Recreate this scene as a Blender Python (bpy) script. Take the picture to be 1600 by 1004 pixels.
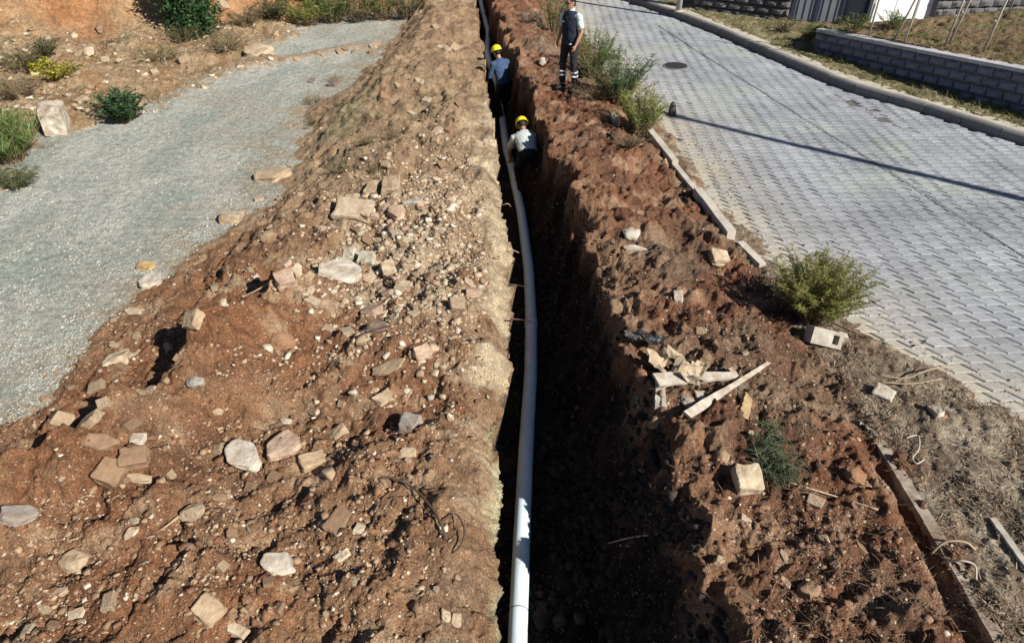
import bpy, bmesh, math, random
import numpy as np
from mathutils import Vector, Matrix, Quaternion
from mathutils.bvhtree import BVHTree

for o in list(bpy.data.objects):
    bpy.data.objects.remove(o)
scene = bpy.context.scene
C = scene.collection
R = math.radians
random.seed(7)
RNG = np.random.default_rng(11)

# ------------------------------------------------------------------ camera
CAM_H = 4.65
PITCH = R(36.0)
FPX = 1067.0            # focal length in pixels of a 1600 px wide frame
cam_data = bpy.data.cameras.new('camera')
cam = bpy.data.objects.new('camera', cam_data)
C.objects.link(cam)
cam.location = (0, 0, CAM_H)
cam.rotation_euler = (R(90) - PITCH, 0, 0)
cam_data.sensor_width = 36.0
cam_data.lens = FPX / 1600 * 36
cam_data.clip_end = 2000
scene.camera = cam

# ------------------------------------------------------------------ sky, sun, exposure
SUN_AZ = math.atan2(0.78, -0.62)          # clockwise from +Y
SUN_EL = R(36.0)
world = bpy.data.worlds.new('World')
scene.world = world
world.use_nodes = True
wn = world.node_tree
wn.nodes.clear()
sky = wn.nodes.new('ShaderNodeTexSky')
sky.sky_type = 'NISHITA'
sky.sun_disc = False
sky.sun_elevation = SUN_EL
sky.sun_rotation = SUN_AZ
sky.altitude = 1000
sky.air_density = 0.8
sky.dust_density = 0.5
bg = wn.nodes.new('ShaderNodeBackground')
bg.inputs['Strength'].default_value = 0.055
wo = wn.nodes.new('ShaderNodeOutputWorld')
wn.links.new(sky.outputs[0], bg.inputs['Color'])
wn.links.new(bg.outputs[0], wo.inputs['Surface'])
sun_dir = Vector((math.sin(SUN_AZ) * math.cos(SUN_EL), math.cos(SUN_AZ) * math.cos(SUN_EL), math.sin(SUN_EL)))
sd = bpy.data.lights.new('sun', 'SUN')
sd.energy = 5.0
sd.angle = R(0.5)
sd.color = (1.0, 0.95, 0.87)
sun = bpy.data.objects.new('sun', sd)
C.objects.link(sun)
sun.location = (30, -25, 30)
sun.rotation_euler = (-sun_dir).to_track_quat('-Z', 'Y').to_euler()
scene.view_settings.view_transform = 'Standard'
scene.view_settings.look = 'None'
scene.view_settings.exposure = 0.55
scene.view_settings.gamma = 1.0
scene.view_settings.use_curve_mapping = False
scene.render.engine = 'CYCLES'
scene.cycles.max_bounces = 5
scene.cycles.diffuse_bounces = 2

# ------------------------------------------------------------------ pixel -> place
SP, CP = math.sin(PITCH), math.cos(PITCH)

def ray(px, py):
    a = (px - 800) / FPX
    v = (502 - py) / FPX
    return a, CP + v * SP, -SP + v * CP        # x, y, z per unit of depth

def at(px, py, z=0.0):
    a, b, c = ray(px, py)
    t = (z - CAM_H) / c
    return Vector((a * t, b * t, z))

def depth_at(p):
    return p[1] * CP + (CAM_H - p[2]) * SP

# ------------------------------------------------------------------ numpy noise
def _hash(ix, iy, seed):
    h = (ix.astype(np.int64) * 374761393 + iy.astype(np.int64) * 668265263 + seed * 1442695041) & 0xffffffff
    h = ((h ^ (h >> 13)) * 1274126177) & 0xffffffff
    h = ((h ^ (h >> 16)) * 2246822519) & 0xffffffff
    return ((h ^ (h >> 15)) & 0xffffff) / float(0x1000000)

def perlin(x, y, seed=0):
    x = np.asarray(x, float); y = np.asarray(y, float)
    ix = np.floor(x); iy = np.floor(y)
    fx = x - ix; fy = y - iy
    ux = fx * fx * fx * (fx * (fx * 6 - 15) + 10); uy = fy * fy * fy * (fy * (fy * 6 - 15) + 10)
    def g(dx, dy):
        a = _hash(ix + dx, iy + dy, seed) * 6.2831853
        return np.cos(a) * (fx - dx) + np.sin(a) * (fy - dy)
    n0 = g(0, 0) * (1 - ux) + g(1, 0) * ux
    n1 = g(0, 1) * (1 - ux) + g(1, 1) * ux
    return (n0 * (1 - uy) + n1 * uy) * 1.5

def fbm(x, y, scale, octaves=4, gain=0.5, seed=0):
    s = 0.0; a = 1.0; f = 1.0 / scale
    for i in range(octaves):
        s = s + a * perlin(x * f + 17.3 * i, y * f - 9.1 * i, seed + i)
        a *= gain; f *= 2.03
    return s

def worley(x, y, scale, seed=0):
    """distance to the nearest feature point in cells, and the random number of its cell"""
    x = np.asarray(x, float) / scale; y = np.asarray(y, float) / scale
    ix = np.floor(x); iy = np.floor(y)
    best = np.full(x.shape, 9.0); rid = np.zeros(x.shape)
    for dx in (-1, 0, 1):
        for dy in (-1, 0, 1):
            cx = ix + dx; cy = iy + dy
            px_ = cx + _hash(cx, cy, seed); py_ = cy + _hash(cx, cy, seed + 7)
            d = np.hypot(x - px_, y - py_)
            m = d < best
            best = np.where(m, d, best)
            rid = np.where(m, _hash(cx, cy, seed + 13), rid)
    return best, rid

def sstep(a, b, x):
    t = np.clip((x - a) / (b - a), 0, 1)
    return t * t * (3 - 2 * t)

def curve(pts, z=0.0, extra=()):
    """pixels of a line lying at height z -> x as a function of y"""
    w = [at(px, py, z) for px, py in pts]
    w = sorted([(p.y, p.x) for p in w] + [(b, a) for a, b in extra])
    ys = np.array([p[0] for p in w]); xs = np.array([p[1] for p in w])
    return lambda y: np.interp(y, ys, xs)

# ------------------------------------------------------------------ the lines of the place
PIPE_Z = -0.95
pipe_px = [(806, 1040), (809, 1000), (815, 850), (822, 700), (829, 590), (830, 500), (826, 420), (815, 335), (801, 270), (789, 222), (780, 165)]
PIPE_ZN = lambda y: np.interp(y, [2.5, 5.0, 7.5], [-0.86, -0.90, PIPE_Z])
xP = curve(pipe_px, PIPE_Z, extra=[(0.05, 0), (-0.75, 19), (-1.3, 26), (-2.2, 60)])
xL = curve([(772, 1004), (782, 900), (776, 800), (786, 720), (779, 640), (800, 560), (806, 470), (800, 400), (792, 320), (778, 235), (766, 170), (757, 100), (748, 40), (743, 0)], 0.28,
           extra=[(-0.12, 0), (-1.45, 26.5), (-2.9, 60)])
xR = curve([(1140, 1004), (1080, 860), (1050, 760), (1015, 650), (990, 560), (950, 460), (905, 380), (884, 290), (858, 230), (840, 175), (815, 120), (785, 60), (768, 0)], 0.22,
           extra=[(1.45, 0), (-0.75, 26), (-2.0, 60)])
xG = curve([(60, 625), (140, 550), (225, 460), (330, 385), (430, 310), (455, 245), (490, 170), (590, 95), (632, 40)], 0.0,
           extra=[(-5.6, 4.0), (-7.0, 2.0), (-8.0, 0), (-3.6, 26), (-6, 60)])
xGL = curve([(-150, 330), (0, 292), (105, 215), (240, 172), (330, 130), (400, 108), (455, 60)], 0.0, extra=[(-8.6, 6), (-9, 0), (-5.6, 21), (-4.5, 24), (-6, 60)])
xS = curve([(-60, 880), (0, 835), (60, 790), (130, 765), (220, 690), (300, 610), (330, 570), (390, 545), (440, 492), (500, 440)], 0.1, extra=[(-5.6, 2.0), (-2.4, 9)])
xC = curve([(1580, 1030), (1500, 890), (1440, 790), (1360, 655), (1140, 370), (1085, 300), (1010, 210)], 0.05, extra=[(3.5, 0), (2.0, 17), (1.75, 25), (0.5, 60)])
xB = curve([(1700, 700), (1590, 640), (1470, 575), (1340, 500), (1210, 400), (1130, 325), (1045, 195)], 0.0, extra=[(7.6, 2.5), (9, 0), (2.35, 16), (2.0, 20), (2.0, 26), (1.2, 60)])
xK = curve([(1600, 212), (1450, 165), (1320, 128), (1200, 78), (1120, 43), (1060, 20), (1000, 0)], 0.16, extra=[(11.4, 9.2), (13.6, 5.6), (16.5, 0), (0.5, 31), (-6, 45), (-8, 60)])
WALL = [(7.55, 17.75), (8.9, 15.1), (10.0, 13.1), (11.4, 10.6), (12.8, 8.2)]
xW = lambda y: np.interp(y, [p[1] for p in WALL][::-1], [p[0] for p in WALL][::-1])
yBank = lambda x: np.interp(x, [-40, -12, -8.9, -7, -2.9, 0], [13, 16.6, 18.8, 20.2, 22.2, 26])

def base_height(x, y):
    """everything but the small roughness; also the masks of what covers the ground"""
    n1 = fbm(x, y, 1.3, 4, 0.5, 3)
    n2 = fbm(x, y, 0.45, 3, 0.5, 21)
    l, r = xL(y) + 0.075 * perlin(y / 0.5, y * 0 + 3.3, 5) + 0.05 * perlin(y / 0.17, y * 0 + 1.7, 6) + 0.035 * perlin(y / 0.075, x / 0.2, 8) + 0.025 * perlin(x / 0.05, y / 0.05, 5), xR(y) + np.interp(y, [0, 3.4, 4.4, 6.0, 7.0, 10, 14], [0.08, 0.08, -0.03, -0.03, 0.10, 0.08, 0.0]) + 0.13 * n2 + 0.12 * n1 - 0.04 * np.abs(perlin(x / 0.13, y / 0.13, 77))
    g, gl = xG(y) + 0.22 * n1 + 0.08 * n2, xGL(y) + 0.4 * n1
    b = xB(y) + 0.10 * n1 + 0.05 * n2
    k = xK(y)
    cb = xC(y)
    # left spoil bank
    w = np.maximum(l - g, 0.3)
    u = (x - g) / w
    crest = np.interp(y, [0, 5, 9, 14, 24, 60], [0.20, 0.22, 0.34, 0.42, 0.42, 0.3])
    zl = crest * sstep(0.0, 0.42, u) * (1 - 0.25 * sstep(0.6, 1.0, u))
    lump = np.abs(fbm(x, y, 0.75, 3, 0.5, 131))
    zl += (0.15 * n1 + 0.13 * lump - 0.03) * sstep(0.0, 0.2, u)
    shoulder = sstep(-0.42, 0.0, x - l) ** 2 * (1 - sstep(9.5, 13, y))
    zl -= 0.24 * shoulder
    sc = xS(y) + 0.10 * n2 + 0.07 * n1
    pk = np.clip(np.interp(y, [2.4, 3.0, 3.8, 4.3, 4.7, 5.2, 5.6, 6.0, 6.4, 6.9], [0.3, 0.85, 1.0, 0.75, 0.35, 1.15, 1.15, 0.45, 0.9, 0.3]) + 0.35 * perlin(y / 0.3, y * 0 + 7.7, 19), 0.1, 1.3)
    zl += 0.52 * pk * sstep(-0.03, 0.07, x - sc) * (1 - 0.92 * sstep(0.08, 0.85, x - sc)) * (1 - sstep(6.3, 7.6, y)) * sstep(1.2, 2.5, y)
    # a second low step across the foreground
    s2 = 3.15 + 0.22 * np.sin(x * 1.3) + 0.10 * n1 - y
    zl += 0.10 * sstep(-0.03, 0.06, s2) * (1 - sstep(0.05, 0.9, s2)) * (1 - sstep(-2.3, -1.7, x))
    left = sstep(-0.02, 0.02, x - g)
    # left flats and bank behind the track
    off = np.maximum(gl - x, 0)
    flat = 0.10 * off + 0.12 * n1 * np.clip(off, 0, 1)
    yb = yBank(x) + 0.7 * n1
    bank = 2.6 * sstep(0, 4.5, y - yb) * (1 - sstep(-6.0, -3.4, x)) + 0.09 * np.maximum(y - yb - 4, 0) * (1 - sstep(-6.0, -3.4, x))
    bank = bank * (1 + 0.30 * n1) + 0.35 * np.abs(fbm(x, y, 1.6, 3, 0.5, 141)) * sstep(0, 2, y - yb) * (1 - sstep(-6.0, -3.4, x))
    zg = np.where(x < gl, flat, 0.0) + bank + 0.015 * n1
    # low windrow across the gravel track
    wr = y - np.interp(x, [-9, -6.2, -5.4, -4.0], [15.0, 16.6, 17.2, 18.4])
    zg = zg + 0.12 * np.exp(-(wr / 0.35) ** 2) * (1 - sstep(-4.0, -3.5, x)) * sstep(-7.6, -6.6, x)
    # right spoil bank, strip beside the road
    v = (x - r)
    wd = np.maximum(cb - r, 0.4)
    cr = np.interp(y, [0, 4, 9, 13, 16, 20, 60], [0.26, 0.26, 0.24, 0.22, 0.34, 0.5, 0.4])
    zr = cr * (1 - sstep(0.25, 1.0, v / wd)) + (0.14 * n1 + 0.10 * lump) * (1 - sstep(0.7, 1.1, v / wd)) + 0.05
    ditch = np.exp(-((x - (cb - 0.15)) / 0.12) ** 2) * (1 - sstep(3.6, 5.2, y))
    zr = zr - 0.20 * ditch
    strip = 0.055 + 0.03 * n2
    sb_ = sstep(-0.05, 0.10, x - cb); zr = zr * (1 - sb_) + strip * sb_
    e = x - b
    zr = zr + (-0.11 - zr) * sstep(-0.45, 0.35, e)
    # beyond the road
    far = sstep(0.05, 0.12, x - k)
    zk = 0.12 + 0.02 * n1
    ww = x - xW(y)
    bermtop = np.interp(y, [8, 13, 17.7, 22], [0.98, 0.88, 0.62, 0.55])
    berm = sstep(0.02, 0.10, ww) * (1 - sstep(17.9, 19.2, y)) * (bermtop - 0.12 - 0.02 * n1) + 0.10 * np.maximum(ww - 0.6, 0) * (1 - sstep(17.5, 19.5, y))
    zr = zr * (1 - far) + (zk + berm) * far
    # trench
    floor = -1.05 + 0.03 * n2
    fl = xP(y) + 0.42
    fl = np.minimum(fl, r - 0.38)
    wr_ = np.clip((x - fl) / np.maximum(r - fl, 0.1), 0, 1)
    prof = 0.32 * wr_ + 0.68 * wr_ ** 1.9
    prof = np.clip(prof + 0.13 * n2 * np.sin(np.pi * wr_) + 0.12 * n1 * np.sin(np.pi * wr_) + 0.05 * (np.floor(wr_ * 5 + 1.2 * n2) - wr_ * 5) * np.sin(np.pi * wr_), 0, 1)
    zt = floor + prof * (np.maximum(cr, 0.1) + 0.10 * n1 + 0.05 - floor)
    tl = sstep(-0.012, 0.02, x - l)
    zt = zl * (1 - tl) + zt * tl
    z = np.where(x < g, zg, np.where(x < l + 0.05, np.where(x < l - 0.015, zl, zt), np.where(x < r, zt, zr)))
    masks = dict(g=g, gl=gl, l=l, r=r, b=b, k=k, cb=cb, n1=n1, n2=n2, off=off, yb=yb, ww=ww, wall=wr_, u=u, v=v, sc=sc)
    return z, masks

def full_height(x, y):
    z, m = base_height(x, y)
    soil = ((x > m['g']) & (x < m['b'] + 0.3)).astype(float)
    soft = sstep(-0.05, 0.25, x - m['g']) * (1 - sstep(-0.1, 0.25, x - m['b']))
    rough = np.where(soil > 0, soft, 0.0)
    rough = np.where(x < m['gl'], 0.8 * np.clip(m['off'] * 2, 0, 1), rough)
    rough = np.where(x > m['k'] + 0.35, 0.6, rough)
    trench = (x > m['l']) & (x < m['r'])
    rough = np.where(trench, 0.75, rough)
    strip = (x > m['cb']) & (x < m['b'] + 0.3)
    rough = np.where(strip, rough * 0.45, rough)
    rim = np.exp(-((x - (m['l'] - 0.2)) / 0.25) ** 2)
    rough = rough * (1 - 0.6 * rim)
    d1, r1 = worley(x + 0.05 * m['n2'], y + 0.05 * m['n1'], 0.34, 31)
    d2, r2 = worley(x, y, 0.15, 37)
    d3, r3 = worley(x, y, 0.07, 41)
    crumb = 1 - np.abs(perlin(x / 0.075 + m['n2'], y / 0.075 - m['n1'], 55)) * 2
    crag = 1 - np.abs(fbm(x + 0.06 * m['n2'], y, 0.30, 3, 0.55, 57)) * 1.6
    z = z + rough * (0.030 * np.clip(0.62 - d1, 0, 1) * (r1 > 0.7) * r1 * 2.2
                     + 0.016 * np.clip(0.60 - d2, 0, 1) * (r2 > 0.55) * r2 * 1.8
                     + 0.034 * fbm(x, y, 0.24, 6, 0.66, 51)
                     + 0.010 * crumb + (0.030 + 0.032 * (x > m['r'] - 0.25)) * crag - 0.028 * (x > m['r'] - 0.1) * (d1 > 0.55) * np.clip(d1 - 0.55, 0, 0.5) * 2
                     + 0.05 * np.abs(m['n2']) * 0.6)
    fine = np.where(rough < 0.05, 0.006, 0.0)
    z = z + fine * fbm(x, y, 0.12, 3, 0.6, 61)
    m['rough'] = rough; m['d1'] = d1; m['r1'] = r1; m['r2'] = r2; m['d2'] = d2
    return z, m

# fan-shaped tessellation: finer where the ground is seen from close by
rows = [0.6]
while rows[-1] < 34:
    rows.append(rows[-1] + 0.0031 * rows[-1] + 0.0065)
while rows[-1] < 420:
    rows.append(rows[-1] * 1.05 + 0.1)
ROW = np.array(rows)
NU = 900
U = np.linspace(-1.0, 1.0, NU)
U = 0.92 * U + 0.55 * np.clip(np.abs(U) - 0.82, 0, 1) * np.sign(U) * 3
def fan(y): return 0.81 * y + 3.4
YY, UU = np.meshgrid(ROW, U, indexing='ij')
XX = UU * fan(YY)
ZZ, MM = full_height(XX, YY)
MM['z'] = ZZ

def hlook(x, y):
    x = np.asarray(x, float); y = np.asarray(y, float)
    fi = np.interp(y, ROW, np.arange(len(ROW)))
    u = x / fan(y)
    fj = np.interp(u, U, np.arange(NU))
    i = np.clip(fi.astype(int), 0, len(ROW) - 2); j = np.clip(fj.astype(int), 0, NU - 2)
    a = fi - i; b = fj - j
    return (ZZ[i, j] * (1 - a) * (1 - b) + ZZ[i + 1, j] * a * (1 - b) + ZZ[i, j + 1] * (1 - a) * b + ZZ[i + 1, j + 1] * a * b)

TS = np.concatenate([np.arange(3.0, 30, 0.02), np.arange(30, 80, 0.2)])
def hit(px, py):
    """the point of the ground seen at a pixel"""
    a, b, c = ray(px, py)
    x, y, z = a * TS, b * TS, CAM_H + c * TS
    h = hlook(x, y)
    k = np.argmax(z < h) if np.any(z < h) else len(TS) - 1
    return Vector((x[k], y[k], h[k]))

def gz(x, y): return float(hlook(np.array([x]), np.array([y]))[0])
def normal_at(x, y, e=0.10):
    return Vector((gz(x - e, y) - gz(x + e, y), gz(x, y - e) - gz(x, y + e), 2 * e)).normalized()

# ------------------------------------------------------------------ helpers for objects
def tag(o, label=None, cat=None, group=None, kind=None):
    if label: o['label'] = label
    if cat: o['category'] = cat
    if group: o['group'] = group
    if kind: o['kind'] = kind
    return o

def mesh(name, verts, faces, mat=None, smooth=False):
    me = bpy.data.meshes.new(name)
    me.from_pydata([tuple(v) for v in verts], [], [tuple(f) for f in faces])
    me.update()
    if mat: me.materials.append(mat)
    if smooth: me.polygons.foreach_set('use_smooth', [True] * len(me.polygons))
    return me

def npmesh(name, V, F, mat=None, col=None, smooth=False):
    """V (n,3), F (m,k) arrays; col (n,3) point colours"""
    me = bpy.data.meshes.new(name)
    k = F.shape[1]
    me.vertices.add(len(V)); me.vertices.foreach_set('co', np.ascontiguousarray(V, dtype=np.float32).ravel())
    me.loops.add(F.size); me.loops.foreach_set('vertex_index', np.ascontiguousarray(F, dtype=np.int32).ravel())
    me.polygons.add(len(F))
    me.polygons.foreach_set('loop_start', np.arange(0, F.size, k, dtype=np.int32))
    me.polygons.foreach_set('loop_total', np.full(len(F), k, dtype=np.int32))
    if smooth: me.polygons.foreach_set('use_smooth', np.ones(len(F), dtype=bool))
    me.update(calc_edges=True); me.validate()
    if col is not None:
        at_ = me.color_attributes.new('Col', 'FLOAT_COLOR', 'POINT')
        c4 = np.ones((len(V), 4), dtype=np.float32); c4[:, :col.shape[1]] = col
        at_.data.foreach_set('color', c4.ravel())
    if mat: me.materials.append(mat)
    return me

def link(name, me, parent=None, loc=None, rot=None, quat=None, scale=None):
    o = bpy.data.objects.new(name, me)
    C.objects.link(o)
    if parent: o.parent = parent
    if loc is not None: o.location = loc
    if rot is not None: o.rotation_euler = rot
    if quat is not None:
        o.rotation_mode = 'QUATERNION'; o.rotation_quaternion = quat
    if scale is not None: o.scale = scale
    return o

def thing(name, label, cat, loc=(0, 0, 0), rz=0, group=None):
    o = link(name, None, loc=loc, rot=(0, 0, rz))
    o.empty_display_size = 0.2
    return tag(o, label, cat, group)

class MB:
    def __init__(self): self.v = []; self.f = []
    def add(self, v, f):
        n = len(self.v); self.v += [tuple(p) for p in v]; self.f += [tuple(i + n for i in q) for q in f]
    def box(self, cx, cy, cz, sx, sy, sz, M=None):
        v = [Vector((cx + sx * a / 2, cy + sy * b / 2, cz + sz * c / 2)) for a in (-1, 1) for b in (-1, 1) for c in (-1, 1)]
        if M: v = [M @ p for p in v]
        self.add(v, [(0, 1, 3, 2), (4, 6, 7, 5), (0, 4, 5, 1), (2, 3, 7, 6), (0, 2, 6, 4), (1, 5, 7, 3)])
    def tube(self, pts, rad, n=8, cap=True):
        pts = [Vector(p) for p in pts]
        if not hasattr(rad, '__len__'): rad = [rad] * len(pts)
        rings = []
        up = Vector((0, 0, 1))
        d0 = (pts[1] - pts[0]).normalized()
        if abs(d0.dot(up)) > 0.9: up = Vector((0, 1, 0))
        side = d0.cross(up).normalized()
        for i, p in enumerate(pts):
            d = (pts[min(i + 1, len(pts) - 1)] - pts[max(i - 1, 0)]).normalized()
            side = (side - d * side.dot(d)).normalized()
            w = d.cross(side)
            rings.append([p + (side * math.cos(2 * math.pi * k / n) + w * math.sin(2 * math.pi * k / n)) * rad[i] for k in range(n)])
        v = [q for r_ in rings for q in r_]
        f = []
        for i in range(len(pts) - 1):
            for k in range(n):
                f.append((i * n + k, i * n + (k + 1) % n, (i + 1) * n + (k + 1) % n, (i + 1) * n + k))
        if cap:
            f.append(tuple(range(n))[::-1]); f.append(tuple(range((len(pts) - 1) * n, len(pts) * n)))
        self.add(v, f)
    def build(self, name, mat, parent=None, smooth=False, **kw):
        return link(name, mesh(name, self.v, self.f, mat, smooth), parent, **kw)

def smooth_path(pts, n=8):
    """Catmull-Rom through the points"""
    P = [Vector(p) for p in pts]
    P = [P[0] * 2 - P[1]] + P + [P[-1] * 2 - P[-2]]
    out = []
    for i in range(1, len(P) - 2):
        for k in range(n):
            t = k / n
            a, b, c, d = P[i - 1], P[i], P[i + 1], P[i + 2]
            out.append(0.5 * ((2 * b) + (c - a) * t + (2 * a - 5 * b + 4 * c - d) * t * t + (3 * b - a - 3 * c + d) * t ** 3))
    out.append(P[-2])
    return out

# ------------------------------------------------------------------ materials
def nodes_of(m):
    m.use_nodes = True
    nt = m.node_tree
    return nt, nt.nodes, nt.links, nt.nodes['Principled BSDF']

def noise_node(N, L, vec, scale, detail=4, rough=0.6):
    n = N.new('ShaderNodeTexNoise'); n.inputs['Scale'].default_value = scale
    n.inputs['Detail'].default_value = detail; n.inputs['Roughness'].default_value = rough
    L.new(vec, n.inputs['Vector']); return n

def mapr(N, L, sock, a, b, c, d):
    n = N.new('ShaderNodeMapRange'); n.clamp = True
    for i, q in enumerate((a, b, c, d)): n.inputs[1 + i].default_value = q
    L.new(sock, n.inputs[0]); return n.outputs[0]

def mathn(N, L, op, a, b=None):
    n = N.new('ShaderNodeMath'); n.operation = op
    for i, q in enumerate((a, b)):
        if q is None: continue
        if isinstance(q, (int, float)): n.inputs[i].default_value = q
        else: L.new(q, n.inputs[i])
    return n.outputs[0]

def scalecol(N, L, col, fac):
    n = N.new('ShaderNodeVectorMath'); n.operation = 'SCALE'
    L.new(col, n.inputs[0]); L.new(fac, n.inputs['Scale']); return n.outputs[0]

def mixcol(N, L, fac, a, b):
    n = N.new('ShaderNodeMix'); n.data_type = 'RGBA'
    for s, q in ((n.inputs[0], fac), (n.inputs[6], a), (n.inputs[7], b)):
        if hasattr(q, 'node'): L.new(q, s)
        elif isinstance(q, (int, float)): s.default_value = q
        else: s.default_value = (*q, 1)
    return n.outputs[2]

def bump(N, L, h, strength, dist, B, prev=None):
    b = N.new('ShaderNodeBump'); b.inputs['Strength'].default_value = strength; b.inputs['Distance'].default_value = dist
    L.new(h, b.inputs['Height'])
    if prev: L.new(prev, b.inputs['Normal'])
    L.new(b.outputs[0], B.inputs['Normal']); return b.outputs[0]

def mat_soil():
    m = bpy.data.materials.new('ground_soil'); nt, N, L, B = nodes_of(m)
    a = N.new('ShaderNodeAttribute'); a.attribute_name = 'Col'
    g = N.new('ShaderNodeNewGeometry'); p = g.outputs['Position']
    n1 = noise_node(N, L, p, 9, 6, 0.68)
    n2 = noise_node(N, L, p, 55, 4, 0.7)
    vo = N.new('ShaderNodeTexVoronoi'); vo.inputs['Scale'].default_value = 42; L.new(p, vo.inputs['Vector'])
    vo2 = N.new('ShaderNodeTexVoronoi'); vo2.inputs['Scale'].default_value = 95; L.new(p, vo2.inputs['Vector'])
    sp = N.new('ShaderNodeSeparateColor'); L.new(vo.outputs['Color'], sp.inputs[0])
    sp2 = N.new('ShaderNodeSeparateColor'); L.new(vo2.outputs['Color'], sp2.inputs[0])
    f = mathn(N, L, 'MULTIPLY', mapr(N, L, n1.outputs[0], 0.28, 0.72, 0.62, 1.40), mapr(N, L, n2.outputs[0], 0.25, 0.75, 0.58, 1.42))
    f = mathn(N, L, 'MULTIPLY', f, mapr(N, L, sp2.outputs[1], 0, 1, 0.72, 1.28))
    c = scalecol(N, L, a.outputs['Color'], f)
    # pale grit in the earth
    grit = mathn(N, L, 'MULTIPLY', mapr(N, L, sp.outputs[0], 0.86, 0.90, 0, 1), mapr(N, L, vo.outputs['Distance'], 0.30, 0.42, 0.55, 0))
    c = mixcol(N, L, grit, c, (0.46, 0.38, 0.27))
    L.new(c, B.inputs['Base Color'])
    B.inputs['Roughness'].default_value = 0.95
    B.inputs['Specular IOR Level'].default_value = 0.15
    b1 = bump(N, L, n1.outputs[0], 0.9, 0.08, B)
    b2 = bump(N, L, n2.outputs[0], 0.9, 0.028, B, b1)
    bump(N, L, vo.outputs['Distance'], -0.5, 0.010, B, b2)
    return m

def mat_col(name, rough=0.92, nscale=40, lo=0.7, hi=1.3, bdist=0.006, from_object=False):
    """stones and other things that carry their colour in the Col attribute"""
    m = bpy.data.materials.new(name); nt, N, L, B = nodes_of(m)
    if from_object: a = N.new('ShaderNodeObjectInfo')
    else: a = N.new('ShaderNodeAttribute'); a.attribute_name = 'Col'
    g = N.new('ShaderNodeNewGeometry')
    n = noise_node(N, L, g.outputs['Position'], nscale, 5, 0.65)
    L.new(scalecol(N, L, a.outputs['Color'], mapr(N, L, n.outputs[0], 0.28, 0.72, lo, hi)), B.inputs['Base Color'])
    B.inputs['Roughness'].default_value = rough; B.inputs['Specular IOR Level'].default_value = 0.2
    bump(N, L, n.outputs[0], 0.6, bdist, B)
    return m

def mat_plain(name, col, rough=0.8, nscale=12, lo=0.85, hi=1.15, bdist=0.0, bstr=0.5, metal=0.0, spec=0.3, dirt=None, dirt_amt=0.5, per_object=0.0, dscale=5):
    m = bpy.data.materials.new(name); nt, N, L, B = nodes_of(m)
    tc = N.new('ShaderNodeTexCoord'); p = tc.outputs['Object']
    oi = N.new('ShaderNodeObjectInfo')
    ad = N.new('ShaderNodeVectorMath'); ad.operation = 'ADD'
    mu = N.new('ShaderNodeVectorMath'); mu.operation = 'SCALE'
    cmb = N.new('ShaderNodeCombineXYZ')
    for i in range(3): L.new(oi.outputs['Random'], cmb.inputs[i])
    L.new(cmb.outputs[0], mu.inputs[0]); mu.inputs['Scale'].default_value = 37.0
    L.new(p, ad.inputs[0]); L.new(mu.outputs[0], ad.inputs[1]); p = ad.outputs[0]
    n = noise_node(N, L, p, nscale, 5, 0.65)
    base = N.new('ShaderNodeRGB'); base.outputs[0].default_value = (*col, 1)
    c = scalecol(N, L, base.outputs[0], mapr(N, L, n.outputs[0], 0.28, 0.72, lo, hi))
    if per_object:
        c = scalecol(N, L, c, mapr(N, L, oi.outputs['Random'], 0, 1, 1 - per_object, 1 + per_object))
    if dirt:
        nd = noise_node(N, L, p, dscale, 5, 0.7)
        c = mixcol(N, L, mapr(N, L, nd.outputs[0], 0.42, 0.68, 0, dirt_amt), c, dirt)
    L.new(c, B.inputs['Base Color'])
    B.inputs['Roughness'].default_value = rough; B.inputs['Metallic'].default_value = metal
    B.inputs['Specular IOR Level'].default_value = spec
    if bdist: bump(N, L, n.outputs[0], bstr, bdist, B)
    return m

def mat_leaf(name):
    m = bpy.data.materials.new(name); nt, N, L, B = nodes_of(m)
    a = N.new('ShaderNodeAttribute'); a.attribute_name = 'Col'
    L.new(a.outputs['Color'], B.inputs['Base Color'])
    B.inputs['Roughness'].default_value = 0.7; B.inputs['Specular IOR Level'].default_value = 0.2
    t = N.new('ShaderNodeBsdfTranslucent'); L.new(a.outputs['Color'], t.inputs['Color'])
    mx = N.new('ShaderNodeMixShader'); mx.inputs[0].default_value = 0.3
    out = N['Material Output']
    L.new(B.outputs[0], mx.inputs[1]); L.new(t.outputs[0], mx.inputs[2]); L.new(mx.outputs[0], out.inputs['Surface'])
    return m

M_SOIL = mat_soil()
M_STONE = mat_col('loose_stone', nscale=28, bdist=0.012)
M_LEAF = mat_leaf('leaf')
M_STALK = mat_plain('dry_stalk', (0.20, 0.14, 0.08), 0.9, 30)
M_PAVER = mat_col('concrete_paver', 0.85, 16, 0.82, 1.16, 0.004, from_object=True)
M_JOINT = mat_plain('joint_sand', (0.13, 0.12, 0.105), 0.95, 20, 0.7, 1.3, 0.004)
M_CONC = mat_plain('old_concrete', (0.46, 0.43, 0.37), 0.92, 9, 0.75, 1.2, 0.01, dirt=(0.26, 0.19, 0.13), dirt_amt=0.7)
M_KERB = mat_plain('kerb_concrete', (0.17, 0.165, 0.165), 0.9, 7, 0.8, 1.15, 0.006, dirt=(0.24, 0.21, 0.17), dirt_amt=0.35, per_object=0.06)
M_PIPE = mat_plain('pipe_plastic', (0.70, 0.84, 0.93), 0.42, 4, 0.95, 1.04, spec=0.5, dirt=(0.52, 0.50, 0.47), dirt_amt=0.3)
M_BLOCK = mat_plain('split_face_block', (0.19, 0.20, 0.25), 0.92, 16, 0.75, 1.25, 0.03, per_object=0.12)
M_DARKBLOCK = mat_plain('dark_stone_block', (0.13, 0.125, 0.13), 0.92, 12, 0.7, 1.3, 0.03, per_object=0.2)
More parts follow.
